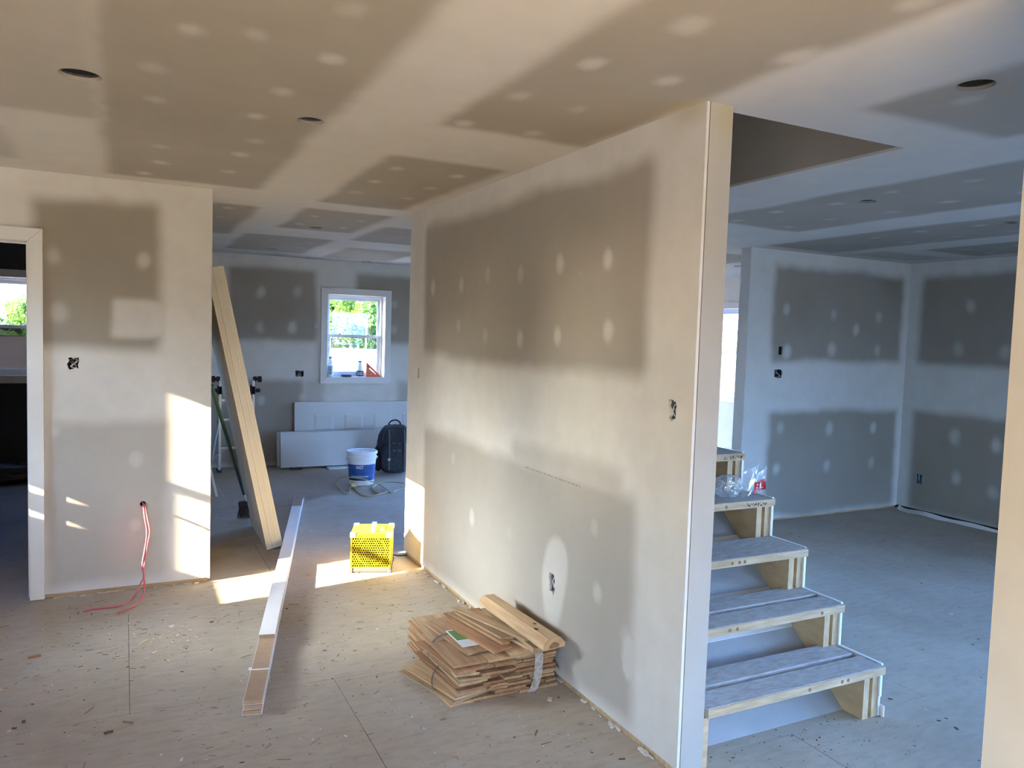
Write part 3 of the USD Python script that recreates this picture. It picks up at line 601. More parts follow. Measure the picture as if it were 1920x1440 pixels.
part(t, 'back_panel', box(.006, hw - .006, hd - .008, hd - .004, .034, hh - .012), M_yel)
part(t, 'top_panel', box(.0, hw, .002, hd - .002, hh - .012, hh, .003), M_yel)
gp = sg.box(.004, .034, hw - .004, hh - .012); holes = []
for r_ in range(14):
    for c in range(16):
        cx = .021 + c * .0150 + (.0075 if r_ % 2 else 0); cz = .047 + r_ * .0151
        if cx < hw - .018 and cz < hh - .022: holes.append(sg.Polygon([(cx, cz + .0072), (cx + .0050, cz + .0030), (cx + .0050, cz - .0030), (cx, cz - .0072), (cx - .0050, cz - .0030), (cx - .0050, cz + .0030)]))
gp = gp.difference(shapely.union_all(holes))
m = prism(gp, .0022); m.vertices = np.c_[m.vertices[:, 0], .0075 - m.vertices[:, 2], m.vertices[:, 1]]; m.fix_normals()
part(t, 'grille', m, M_yel2)
part(t, 'front_rail', [box(.002, .014, .002, .010, .034, hh - .012, .002), box(hw - .014, hw - .002, .002, .010, .034, hh - .012, .002), box(.014, hw - .014, .002, .008, hh - .026, hh - .012, .001)], M_yel)
tor = trimesh.creation.torus(.095, .0045, major_sections=40, minor_sections=8); tor.apply_transform(place((hw / 2, .024, .142), rx=math.pi / 2))
tor2 = trimesh.creation.torus(.062, .003, major_sections=32, minor_sections=6); tor2.apply_transform(place((hw / 2, .026, .142), rx=math.pi / 2))
part(t, 'guard_ring', [tor, tor2], M_yel, smooth=True)
part(t, 'baffle', prism(sg.box(.012, .036, hw - .012, hh - .016).difference(sg.Point(hw / 2, .142).buffer(.09)), .002, rows((1, 0, 0), (0, 0, 1), (0, -1, 0), (0, .05, 0))), M_cavity)
for k in range(5):
    q = trimesh.creation.box([.062, .004, .036]); q.apply_transform(place((.045, 0, 0))); q.apply_transform(place((0, 0, 0), rx=.5)); q.apply_transform(trimesh.transformations.rotation_matrix(k * 2 * math.pi / 5 + .4, [0, 1, 0])); q.apply_transform(place((hw / 2, .09, .142)))
    part(t, 'fan_blade', q, M_grey)
part(t, 'heater_back_plate', box(.008, hw - .008, .12, .125, .036, hh - .014), M_cavity)  # baffle, blades and plate darkened to paint shade behind the mesh
for x in (-.003, hw - .036):
    for y in (-.001, hd - .042): part(t, 'corner_guard', [box(x, x + .039, y, y + .043, hh - .006, hh + .006, .003), box(x, x + .039, y, y + .006, hh - .026, hh, .002), box(x + (0 if x < .1 else .033), x + (.006 if x < .1 else .039), y, y + .043, hh - .026, hh, .002)], M_lgrey)
hp = [(hw * .53, .05, hh), (hw * .53, .055, hh + .022), (hw * .53, .08, hh + .034), (hw * .53, .19, hh + .034), (hw * .53, .22, hh + .022), (hw * .53, .225, hh)]
part(t, 'handle', [hull(np.vstack([box(a[0] - .013, a[0] + .013, a[1] - .005, a[1] + .005, a[2] - .004, a[2] + .004).vertices, box(b[0] - .013, b[0] + .013, b[1] - .005, b[1] + .005, b[2] - .004, b[2] + .004).vertices])) for a, b in zip(hp[:-1], hp[1:])], M_lgrey)
part(t, 'warning_sticker', box(hw * .69, hw * .80, .08, .19, hh, hh + .0008), mat('orange_sticker', (.75, .42, .16), .5))
part(t, 'power_cord', tube([(hw - .03, hd - .002, .06), (hw - .01, hd + .05, .03), (hw + .04, hd + .10, .006), (hw + .12, hd + .14, .005), (hw + .25, hd + .30, .005), (hw + .30, hd + .60, .005)], .0045, 8, 8), M_black, smooth=True)

# ---- doors leaning in a stack against the return wall
M_door = mat('cream_door_primer', (0.58, 0.545, 0.475), 0.55, col2=(0.61, 0.575, 0.505), noise_scale=3)
M_doorw = mat('white_door_primer', (0.56, 0.56, 0.54), 0.5, col2=(0.60, 0.60, 0.58), noise_scale=3)
def panel_door(t, Ln, W, Th, panels, m_, both=True, M=None):
    """A moulded slab: x along its length, y across, z through its thickness; panels = (x0, x1, y0, y1)."""
    X = (lambda m: moved(m, M)) if M is not None else (lambda m: m)
    ho = shapely.union_all([sg.box(a, c, b, d) for a, b, c, d in panels])
    skin = sg.box(0, 0, Ln, W).difference(ho); e = .0055
    part(t, 'core', [X(box(.0004, Ln - .0004, .0004, W - .0004, e, Th / 2 - .0007)), X(box(.0004, Ln - .0004, .0004, W - .0004, Th / 2 + .0007, Th - e)), X(box(.003, Ln - .003, .003, W - .003, Th / 2 - .002, Th / 2 + .002))], m_)
    part(t, 'skin', X(prism(skin, e, place((0, 0, Th - e)))), m_)
    part(t, 'skin', X(prism(skin, e)), m_)
    for a, c, b, d in [(q[0], q[1], q[2], q[3]) for q in [(p[0], p[1], p[2], p[3]) for p in panels]]:
        a, b2, c2, d2 = a, c, b, d
        P = [];
        x0, y0, x1, y1 = a, c, b, d
        for s, z0, z1 in ((1, Th - e, Th - .0004), (-1, e, .0004)):
            i = .028
            part(t, 'panel', X(hull([(x, y, z0) for x in (x0 + .012, x1 - .012) for y in (y0 + .012, y1 - .012)] + [(x, y, z1) for x in (x0 + .012 + i, x1 - .012 - i) for y in (y0 + .012 + i, y1 - .012 - i)])), m_)
lean = math.atan(.2125); ex = np.array([math.cos(lean), 0, math.sin(lean)]); ez = np.array([-math.sin(lean), 0, math.cos(lean)])
six = [(.11, .11, .60, .34), (.11, .42, .60, .65), (.74, .11, 1.28, .34), (.74, .42, 1.28, .65), (1.42, .11, 1.90, .34), (1.42, .42, 1.90, .65)]
dl = ['cream door slab innermost in the leaning stack, its panels facing the left wall', 'middle cream door slab of the stack leaning at the room opening', 'outermost cream door slab of the stack leaning at the room opening']
for k in range(3):
    o = np.array([.922 + .0385 * k * math.cos(lean), 5.668 + [.002, 0, .003][k], .0385 * k * math.sin(lean) + .0005])
    t = thing('door_slab', dl[k], 'door', o)
    M = rows(ez, (0, 1, 0), np.cross(ez, (0, 1, 0)))          # length up the lean, width along +y
    M[:3, 2] = -ex; M = M @ place((0, 0, -.0375))
    panel_door(t, 2.045, .76, .0375, six, M_door, M=M)

# ---- two doors lying on edge along the back wall, and the flat pack in front
t = thing('panel_door', 'tall white panel door lying on its edge against the back wall', 'door', (1.79, 9.205, 0.0))
M = rows((1, 0, 0), (0, .035, .99939), (0, -.99939, .035))
panel_door(t, 2.03, .745, .035, [(.10 + .364 * k + .115, .11 + .0, .10 + .364 * k + .375, .29) for k in range(5)] + [(.215 + .364 * k, .385, .475 + .364 * k, .615) for k in range(5)], M_doorw, M=M)
for k, (x, yb, lab) in enumerate([(1.560, 9.00, 'thin white narrow door half hidden behind the front one on the floor'), (1.586, 8.925, 'narrow white door lying on its edge in front of the tall panel door')]):
    t = thing('narrow_door', lab, 'door', (x, yb, .022))
    M = rows((1, 0, 0), (0, .14, .990), (0, -.990, .14))
    panel_door(t, 1.98, .400, .035, [(.07, .07, .44, .33), (.53, .07, 1.05, .33), (1.14, .07, 1.9, .33)], M_doorw, M=M)
for x in (1.70, 2.9): single('scrap_block', f'short dark scrap block under the {"left" if x < 2 else "right"} end of the narrow doors', 'block', box(x, x + .12, 8.88, 9.06, 0, .021, .002), M_cavity)
t = thing('flat_package', 'flat white and blue package lying under the narrow doors', 'package', (2.24, 8.80, 0))
wp(t, 'sleeve', box(2.10, 2.50, 8.775, 8.875, 0, .019, .003), M_white_pl)
wp(t, 'print_band', [box(2.10, 2.50, 8.7745, 8.776, .004, .007), box(2.12, 2.48, 8.78, 8.80, .0190, .0194)], mat('dull_blue_print', (0.10, 0.16, 0.30), .5))
tm = moved(meshkit.text_mesh('PLC', .009, .0006, True), rows((1, 0, 0), (0, 0, 1), (0, -1, 0), (2.30, 8.7748, .006)))
wp(t, 'lettering', tm, mat('blue_print', (0.05, 0.09, 0.20), .5))

# ---- bucket with a blue label
bx, by = 2.232, 7.87
t = thing('bucket', 'white bucket with a blue label and lid on the floor', 'bucket', (bx, by, 0))
R = lambda z: .128 + .028 * z / .36
part(t, 'pail', lathe([(0, 0), (R(0) - .006, 0), (R(0), .005), (R(.262), .262), (R(.262) + .006, .264), (R(.262) + .006, .270), (R(.27), .272), (R(.293), .293), (R(.293) + .006, .295), (R(.293) + .006, .301), (R(.3), .303), (R(.335), .335), (0, .335)], 48), M_white_pl, smooth=30)
part(t, 'lid', lathe([(0, .340), (.138, .340), (.142, .352), (.160, .354), (.164, .350), (.164, .330), (.160, .326), (.156, .332), (0, .334)], 48), M_white_pl, smooth=30)
part(t, 'spout_cap', lathe([(0, .349), (.022, .349), (.024, .340), (0, .339)], 20), M_white_pl)
def patch(z0, z1, a0, a1, dr, n=24):
    V, F = [], []
    for i in range(n + 1):
        a = a0 + (a1 - a0) * i / n
        for z in (z0, z1): V.append(((R(z) + dr) * math.cos(a), (R(z) + dr) * math.sin(a), z))
    for i in range(n): F += [(2 * i, 2 * i + 2, 2 * i + 3), (2 * i, 2 * i + 3, 2 * i + 1)]
    return trimesh.Trimesh(V, F, process=False)
af = math.atan2(-by, -bx)                                   # towards the room
part(t, 'label', patch(.055, .222, af - 1.25, af + 1.75, .0012, 36), mat('deep_blue_label', (0.018, 0.06, 0.22), .4, col2=(0.03, 0.10, 0.33), noise_scale=9), label='deep blue paper label')
part(t, 'label_band', patch(.088, .106, af - .85, af + .55, .002), mat('pale_blue_band', (0.30, 0.40, 0.52), .5))
part(t, 'label_band', patch(.055, .074, af - 1.2, af + .7, .002), mat('black_band', (0.02, 0.03, 0.05), .5))
tm = meshkit.text_mesh('MII', .030, .001, True); tm.vertices[:, 0] += .25 * tm.vertices[:, 1]
c = tm.vertices[:, 0] - tm.bounds.mean(0)[0]; zz = .182 + tm.vertices[:, 1]; a = af - .12 + c / .142
tm.vertices = np.c_[(R(zz) + .002 + tm.vertices[:, 2]) * np.cos(a), (R(zz) + .002 + tm.vertices[:, 2]) * np.sin(a), zz]; part(t, 'lettering', tm, M_white_pl)
ha = [(.158 * math.cos(af + s), .158 * math.sin(af + s), z) for s, z in ((-1.50, .285), (-1.40, .235), (-1.1, .205), (-.6, .19), (0, .185), (.6, .19), (1.1, .205), (1.4, .235), (1.5, .285))]
ha = [(x * (1.0 + .03 * (z < .25)), y * (1 + .03 * (z < .25)), z) for x, y, z in ha]
part(t, 'handle', tube(ha[:4], .0025, 6, 6), M_metal)
for s in (-1.5, 1.5): part(t, 'handle_lug', cyl((.148 * math.cos(af + s), .148 * math.sin(af + s), .285), (.166 * math.cos(af + s), .166 * math.sin(af + s), .285), .011, 12), M_white_pl)

# ---- cord lying in loops round the bucket
M_cord = mat('olive_yellow_cord', (0.40, 0.36, 0.17), 0.6)
t = thing('extension_cord', 'dull yellow cord lying in loops on the floor round the bucket', 'cord', (2.2, 7.5, 0))
for P in ([(2.368, 7.277, 0.006), (2.379, 7.476, 0.012), (2.32, 7.62, 0.045), (2.246, 7.62, 0.076), (2.158, 7.62, 0.101), (2.05, 7.66, 0.115), (1.99, 7.82, 0.075), (1.955, 7.85, 0.03), (1.950, 7.70, 0.006), (1.948, 7.386, 0.006), (1.989, 7.429, 0.006), (2.06, 7.66, 0.012), (2.09, 7.66, .03)],
          [(2.091, 7.687, 0.006), (2.071, 7.402, 0.006), (2.113, 7.236, 0.006), (2.234, 7.255, 0.006), (2.338, 7.344, 0.006), (2.37, 7.391, 0.006)],
          [(2.244, 7.268, 0.015), (2.244, 7.432, 0.006), (2.284, 7.626, 0.006), (2.35, 7.728, 0.006), (2.424, 7.815, 0.006), (2.515, 7.851, 0.006), (2.606, 7.807, 0.006), (2.664, 7.74, 0.006)],
          [(2.411, 7.32, 0.006), (2.497, 7.423, 0.006), (2.564, 7.446, 0.006), (2.68, 7.45, .006)]):
    wp(t, 'loop', tube(P, .0055, 8, 8), M_cord, smooth=True)
wp(t, 'plug', [box(2.06, 2.125, 7.63, 7.665, .02, .05, .006), box(2.09, 2.11, 7.62, 7.68, .045, .065, .004)], mat('pale_yellow_plug', (0.62, 0.56, 0.30), .5))

# ---- backpack
M_fab = mat('black_pack_cloth', (0.016, 0.018, 0.023), 0.75, col2=(0.028, 0.031, 0.04), noise_scale=40, bump=.5, bump_scale=60)
M_fab2 = mat('dark_pack_mesh', (0.01, 0.01, 0.012), 0.8)
M_webb = mat('dark_grey_webbing', (0.06, 0.065, 0.075), 0.6)
def blob(sx, sy, sz, e=3.0, seed=0, amp=.02, sub=4):
    m = trimesh.creation.icosphere(sub); v = m.vertices
    n = (np.abs(v) ** e).sum(1) ** (1 / e); v = v / n[:, None]
    v = v * (1 + amp * (noise(v * 2.7, seed) - .5)[:, None] * 2 + amp * .5 * (noise(v * 7, seed + 3) - .5)[:, None] * 2)
    m.vertices = v * [sx, sy, sz]; return m
t = thing('backpack', 'black backpack standing against the doors at the back', 'backpack', (2.775, 8.42, 0), math.radians(-12))
b = blob(.215, .12, .275, 3.2, 1, .035); b.vertices[:, 2] += .275; b.vertices[:, 0] *= 1 - .12 * (b.vertices[:, 2:3][:, 0] / .55) ** 2; b.vertices[:, 2] = np.maximum(b.vertices[:, 2], 0.002)
part(t, 'body', b, M_fab, smooth=True)
p = blob(.165, .07, .17, 3.0, 5, .05); p.vertices += [.0, -.125, .19]; p.vertices[:, 2] = np.maximum(p.vertices[:, 2], 0.002); part(t, 'front_pocket', p, M_fab, smooth=True)
p = blob(.05, .08, .15, 2.6, 8, .05); p.vertices += [-.185, -.02, .17]; p.vertices[:, 2] = np.maximum(p.vertices[:, 2], 0.002); part(t, 'side_pocket', p, M_fab2, smooth=True)
part(t, 'handle', tube([(-.07, .02, .535), (-.06, .02, .575), (0, .02, .60), (.05, .02, .575), (.06, .02, .535)], .008, 8, 6), M_fab2, smooth=True)
for x in (-.085, .085): part(t, 'compression_strap', tube([(x, -.10, .50), (x, -.165, .42), (x, -.200, .30), (x, -.202, .18), (x, -.185, .06)], .011, 6, 6), M_webb, smooth=True)
part(t, 'zipper', tube([(-.15, -.09, .30), (-.145, -.10, .44), (-.10, -.10, .515), (0, -.10, .535), (.1, -.1, .515), (.145, -.10, .44), (.15, -.09, .30)], .004, 6, 6), M_webb)
for x, z in ((-.03, .36), (.03, .36), (-.03, .28), (.03, .28)): part(t, 'webbing_row', box(x - .022, x + .022, -.204 + .02 * (z > .3), -.198 + .02 * (z > .3), z - .009, z + .009, .002), M_webb)
part(t, 'tag', box(-.225, -.205, -.10, -.096, .195, .205), mat('red_tag', (.6, .25, .2), .5))
part(t, 'buckle', box(-.10, -.07, -.215, -.20, .165, .195, .003), M_metal)

# ---- folded multi-position ladder standing behind the doors
M_alu = mat('dull_aluminium', (0.50, 0.52, 0.54), 0.38, metal=0.85)
t = thing('step_ladder', 'folded aluminium ladder with black hinge knobs behind the leaning doors', 'ladder', (1.11, 8.95, 0))
for sx, x in ((-1, .935), (1, 1.285)):
    for dy in (-.03, .06): wp(t, 'rail', box(x - .014, x + .014, 8.95 + dy, 9.00 + dy, .02, 1.02 if dy < 0 else .98, .003), M_alu)
    for dy in (-.03, .06): wp(t, 'rubber_foot', box(x - .02, x + .02, 8.945 + dy, 9.005 + dy, 0, .03, .004), M_black)
    wp(t, 'hinge', [box(x - .020, x + .020, 8.92, 9.05, .86, .96, .006), cyl((x + sx * .0, 8.97, .905), (x + sx * .075, 8.97, .905), .022, 12), cyl((x + sx * .045, 8.97, .905), (x + sx * .078, 8.97, .905), .012, 8)], M_black)
    wp(t, 'lock_knob', [cyl((x, 8.96, 1.032), (x + sx * .035, 8.96, 1.032), .030, 14), cyl((x + sx * .035, 8.96, 1.032), (x + sx * .052, 8.96, 1.032), .014, 12), cyl((x + sx * .050, 8.96, 1.032), (x + sx * .088, 8.96, 1.032), .035, 14)], M_black)
for z in (.27, .585, .80): wp(t, 'rung', [box(.948, 1.272, 8.93, 8.965, z - .014, z + .014, .004)], M_alu)
for sx, x in ((-1, .935), (1, 1.285)): wp(t, 'stabiliser', tube([(x + sx * .01, 8.925, .55), (x + sx * .05, 8.92, .33), (x + sx * .075, 8.92, .16)], .010, 8, 4), M_alu)
for sx, x in ((-1, .935), (1, 1.285)): wp(t, 'brace', tube([(x + .0 - sx * .012, 8.925, .27), (x - sx * .06, 8.92, .255), (x + sx * .03, 8.92, .19), (x + sx * .07, 8.92, .13)][1:], .007, 6, 4), M_alu)

# ---- broom and a strip of wood leaning behind the corner
M_green = mat('dark_green_handle', (0.012, 0.05, 0.038), 0.45)
t = thing('push_broom', 'broom with a dark green handle behind the leaning doors', 'broom', (.90, 6.68, 0))
p0, p1 = np.array([.908, 6.665, .16]), np.array([.512, 5.40, 1.215])
d = (p1 - p0) / np.linalg.norm(p1 - p0)
wp(t, 'handle', tube([p0 + d * .12, p1], .0125, 12), M_green, smooth=True)
wp(t, 'ferrule', tube([p0 - d * .01, p0 + d * .12], .011, 12), M_white_pl, smooth=True)
wp(t, 'head', box(.85, .965, 6.64, 6.70, .105, .155, .012), M_black)
rb_ = np.random.default_rng(5); br = []
for k in range(220):
    x, y = rb_.uniform(.855, .96), rb_.uniform(6.645, 6.695); dx, dy = rb_.normal(0, .014, 2)
    br.append(trimesh.Trimesh([(x - .003, y, .11), (x + .003, y, .11), (x + dx, y + dy, .002), (x, y + .004, .11)], [[0, 1, 2], [1, 3, 2], [3, 0, 2], [0, 3, 1]], process=False))
wp(t, 'bristles', br, M_black, kind='stuff')
sp = [(.790, 7.66, .0), (.500, 7.66, 1.10)]
t = thing('wood_strip', 'narrow grey strip leaning just behind the end of the left wall', 'wood strip', (.78, 7.66, 0))
wp(t, 'strip', hull([(.769, 7.64, 0), (.792, 7.64, 0), (.769, 7.72, 0), (.792, 7.72, 0), (.484, 7.64, 1.30), (.504, 7.64, 1.30), (.484, 7.72, 1.30), (.504, 7.72, 1.30)]), M_trim)

# ---- cedar shingles: the tied bundle and the loose ones on top
def cedar(n, c1, c2): return usdkit.material(stage, L + n, {
    'tc': ('texture_coordinate', {}), 'mp': ('mapping', {'scale': (16, 1.1, 16)}), 'n': ('noise_texture', {'scale': 3.0, 'detail': 6.0, 'roughness': 0.65}), 'oi': ('object_info', {}),
    'r': ('rgb_ramp', {'ramp': [(0.32, c1), (0.68, c2)]}), 'hv': ('hsv', {'saturation': .95}), 'mr': ('map_range', {'from_min': 0.0, 'from_max': 1.0, 'to_min': 0.72, 'to_max': 1.22}),
    'b': ('bump', {'strength': .4, 'distance': .003}), 'p': ('principled_bsdf', {'roughness': .75, 'specular_ior_level': .3})},
    [('tc.object', 'mp.vector'), ('mp.vector', 'n.vector'), ('n.fac', 'r.fac'), ('r.color', 'hv.color'), ('oi.random', 'mr.value'), ('mr.result', 'hv.value'), ('hv.color', 'p.base_color'), ('n.fac', 'b.height'), ('b.normal', 'p.normal')], surface='p.BSDF')
M_ced = [cedar('cedar_tan', (0.32, 0.17, 0.075), (0.50, 0.31, 0.16)), cedar('cedar_pale', (0.40, 0.25, 0.12), (0.56, 0.38, 0.21)), cedar('cedar_red', (0.25, 0.115, 0.05), (0.40, 0.22, 0.105))]
rs = np.random.default_rng(12)
def shingle_mesh(w, Ln, tb, tt, seed=0):
    r = np.random.default_rng(seed); k = 4
    xs = np.linspace(-w / 2, w / 2, k); V = []
    for x in xs:
        j0, j1 = r.normal(0, .0015), r.normal(0, .004)
        V += [(x, j0, 0), (x, j0, tb * (1 + r.normal(0, .06))), (x, Ln + j1, 0), (x, Ln + j1, tt)]
    F = []
    for i in range(k - 1):
        a, b = 4 * i, 4 * (i + 1)
        F += [(a, b, b + 1), (a, b + 1, a + 1), (a + 1, b + 1, b + 3), (a + 1, b + 3, a + 3), (a + 3, b + 3, b + 2), (a + 3, b + 2, a + 2), (a + 2, b + 2, b), (a + 2, b, a)]
    a = 4 * (k - 1); F += [(0, 1, 3), (0, 3, 2), (a, a + 2, a + 3), (a, a + 3, a + 1)]
    m = trimesh.Trimesh(V, F, process=False); m.fix_normals(); return m
def shingle(m, M, label, group=None, mi=0):
    t = part(None, 'cedar_shingle', m, M_ced[mi]); UsdGeom.Xformable(t.prim).AddTransformOp().Set(Gf.Matrix4d(*np.asarray(M, float).T.ravel()))
    _tag(t.prim, label=label, category='shingle', group=group)
NL, pitch, ORD = 13, .0128, ['first', 'second', 'third', 'fourth', 'fifth', 'sixth', 'seventh', 'eighth', 'ninth', 'tenth', 'eleventh', 'twelfth', 'thirteenth']
for k in range(NL):
    z = .0005 + k * pitch; low = max(0, 1 - k / 5.0)
    for end in (0, 1):                                     # butts to the front, then butts to the back
        x = 1.285 + rs.uniform(-.012, .012) - .03 * low * (end == 0)
        xend = 1.790 + rs.uniform(-.02, .0); row = -1
        while x < xend - .04:
            w = min(rs.uniform(.085, .24), xend - x)
            if xend - x - w < .05: w = xend - x
            rot = rs.normal(0, .02) + (rs.uniform(-.03, .20) * (low > 0) * (x < 1.42) * (end == 0) + (.13 * math.sin(k * 1.3) * (x < 1.33) * (end == 0)))
            y0 = (2.972 + rs.uniform(-.014, .030) + .03 * max(0, (x - 1.5))) if end == 0 else 3.60 + rs.uniform(-.02, .02)
            m = shingle_mesh(w - .0025, rs.uniform(.40, .43), .0112, .0022, int(rs.integers(1e9)))
            M = place((x + w / 2, y0, z + (.0 if end == 0 else .0009)), rz=rot if end == 0 else math.pi + rot * .3)
            fr_ = 'front' if end == 0 else 'back'
            row += 1
            if end == 0: shingle(m, M, f'cedar shingle, {ORD[k]} layer above the floor, {ORD[row]} from left along the bundle front', 'tied cedar shingles, thick ends to the front', int(rs.choice([0, 0, 1, 2])))
            else: shingle(m, M, 'cedar shingle in the tied bundle with its thick end to the back', 'tied cedar shingles, thick ends to the back', int(rs.choice([0, 0, 1, 2])))
            x += w
zt = NL * pitch + .001
LOOSE = [((1.385, 3.52), (1.44, 3.08), .135, zt, 'wide plain cedar shingle on the left top of the bundle', 0, .004), ((1.44, 3.46), (1.53, 3.03), .105, zt + .012, 'brown cedar shingle lying aslant beside the green label', 2, .02),
         ((1.475, 3.50), (1.56, 3.06), .045, zt + .026, 'thin cedar strip on edge, left of the top pieces', 0, .03), ((1.52, 3.50), (1.585, 3.10), .075, zt + .030, 'hooked cedar offcut in the middle top of the bundle', 1, .02),
         ((1.50, 3.53), (1.655, 3.02), .05, zt + .044, 'long thin cedar strip crossing the top of the bundle', 1, .01), ((1.555, 3.40), (1.66, 3.0), .05, zt + .014, 'narrow pale cedar strip near the front top of the bundle', 1, .02),
         ((1.60, 3.47), (1.675, 3.04), .06, zt + .030, 'second cedar strip beside the thick block, lying lower', 0, .025), ((1.62, 3.42), (1.63, 2.99), .16, zt, 'wide cedar shingle under the loose strips at the front', 1, .004),
         ((1.745, 3.40), (1.745, 2.985), .085, zt, 'cedar shingle under the thick block next to the wall', 0, .004)]
for k, (a, b, w, z, lab, mi, tilt) in enumerate(LOOSE):
    a, b = np.array(a), np.array(b); d = a - b; Ln = np.linalg.norm(d)
    shingle(shingle_mesh(w, Ln, .0135 if w < .1 else .0105, .0045, 100 + k), place((b[0], b[1], z), rz=math.atan2(-d[0], d[1]), ry=tilt * 4 if w < .08 else 0, rx=.01), lab, None, mi)
prof = sg.Polygon([(-.058, 0), (.058, 0), (.060, .020), (.034, .046), (-.030, .048), (-.058, .026)])
mb = prism(prof, .60); mb.vertices = np.c_[mb.vertices[:, 0] * (1 - .10 * mb.vertices[:, 2] / .6), mb.vertices[:, 2], mb.vertices[:, 1] * (1 - .15 * mb.vertices[:, 2] / .6)]; mb.fix_normals()
t = thing('cedar_block', 'thick pale cedar block on top of the bundle next to the wall', 'wood block', (1.712, 2.888, zt + .050), math.radians(4.5))
part(t, 'block', moved(mb, place(rx=.035)), M_ced[1])
part(t, 'end_cut', moved(prism(sg.Point(0, .0).buffer(.026, 8).intersection(sg.box(-.1, 0, .1, .1)), .002), rows((1, 0, 0), (0, 0, 1), (0, -1, 0), (0, .0, .004))), M_ced[0], label='dark arched saw cut')
part(t, 'knot', [moved(trimesh.creation.icosphere(2), place((x, y, z), s=1) @ np.diag([.009, .014, .002, 1])) for x, y, z in ((.01, .18, .050), (-.02, .12, .051))], mat('dark_knot', (.12, .06, .03), .8))
single('cedar_shingle', 'short pale cedar shingle under the thick block', 'shingle', moved(shingle_mesh(.105, .52, .02, .012, 77), place((1.69, 2.945, zt + .018), rz=.03, rx=.03)), M_ced[1])
def ribbon(P, wd, w, th=.0012):
    P = np.asarray(P, float); wd = np.asarray(wd, float); V, F = [], []
    tg = np.gradient(P, axis=0); nn = np.cross(tg, wd); nn /= np.linalg.norm(nn, axis=1, keepdims=True) + 1e-9
    for p_, n_ in zip(P, nn): V += [p_ - wd * w / 2, p_ + wd * w / 2, p_ + wd * w / 2 + n_ * th, p_ - wd * w / 2 + n_ * th]
    for i in range(len(P) - 1):
        for j in range(4): a, b = 4 * i + j, 4 * i + (j + 1) % 4; F += [(a, b, b + 4), (a, b + 4, a + 4)]
    m = trimesh.Trimesh(V, F, process=False); return m
M_strap = mat('dark_grey_strap', (0.05, 0.055, 0.06), 0.4)
t = thing('binding_strap', 'dark plastic strap round the left side of the shingle bundle', 'strap', (1.30, 3.2, 0))
wp(t, 'upper_loop', ribbon(spline([(1.50, 3.30, zt + .004), (1.42, 3.315, zt + .008), (1.34, 3.31, zt + .010), (1.29, 3.29, zt - .006), (1.262, 3.27, zt - .04), (1.257, 3.26, zt - .065)], 6), (0, 1, 0), .013), M_strap)
wp(t, 'lower_loop', ribbon(spline([(1.262, 3.14, .112), (1.238, 3.13, .095), (1.225, 3.125, .06), (1.228, 3.12, .025), (1.24, 3.12, .004)], 6), (0, 1, 0), .013), M_strap)
t = thing('paper_label', 'green and white paper label on top of the shingle bundle', 'label', (1.43, 3.24, zt))
rl = lambda x0, x1, y0, y1, z: moved(box(x0, x1, y0, y1, z, z + .0008), place())
wp(t, 'sheet', rl(1.375, 1.500, 3.135, 3.345, zt + .0135), M_white_pl); wp(t, 'green_print', rl(1.382, 1.495, 3.215, 3.335, zt + .0142), mat('green_print', (.10, .20, .045), .6))
M_tape = usdkit.material(stage, L + 'clear_tape', {'tr': ('transparent_bsdf', {'color': (.93, .92, .90)}), 'p': ('principled_bsdf', {'base_color': (.62, .56, .50), 'roughness': .25}), 'n': ('noise_texture', {'scale': 60}), 'r': ('rgb_ramp', {'ramp': [(.4, (.22, .22, .22)), (.65, (.6, .6, .6))]}), 'mx': ('mix_closure', {})},
    [('n.fac', 'r.fac'), ('r.color', 'mx.fac'), ('tr.BSDF', 'mx.closure1'), ('p.BSDF', 'mx.closure2')], surface='mx.closure')
single('packing_tape', 'clear tape round the right front of the shingle bundle', 'tape', ribbon(spline([(1.672, 3.12, zt + .032), (1.675, 3.02, zt + .022), (1.676, 2.962, zt + .006), (1.672, 2.950, .13), (1.668, 2.950, .08), (1.655, 2.952, .03), (1.64, 2.955, .004)], 6), (1, 0, 0), .042), M_tape)

# ---- stairs
M_tread = mat('dusty_tread', (0.33, 0.30, 0.27), 0.8, col2=(0.46, 0.435, 0.41), noise_scale=9.0, stretch=(2.2, 7, 7), bump=.2, bump_scale=25)
M_nose = mat('tread_front_pine', (0.36, 0.24, 0.125), 0.7, col2=(0.52, 0.37, 0.215), noise_scale=5.0, stretch=(1.2, 12, 12), bump=.2, bump_scale=20)
M_ink = mat('black_stamp_ink', (0.03, 0.028, 0.026), .8)
M_knot = mat('pine_knot', (0.20, 0.10, 0.045), .7)
st_ = thing('staircase', 'rough open-riser wooden stairs beside the partition wall', 'stairs', (2.43, 2.14, 0))
X0, X1 = XP + TP + .014, 2.925
NZ, RY = .1975, .2238
zk = lambda k: .235 + NZ * k; yk = lambda k: 2.140 + RY * k
N = 13
def tread(k, y0, y1, x1, wob=0.0):
    z1 = zk(k)
    b = wp(st_, 'tread', box(X0, x1, y0, y1, z1 - .038, z1, .004), M_tread)
    return b
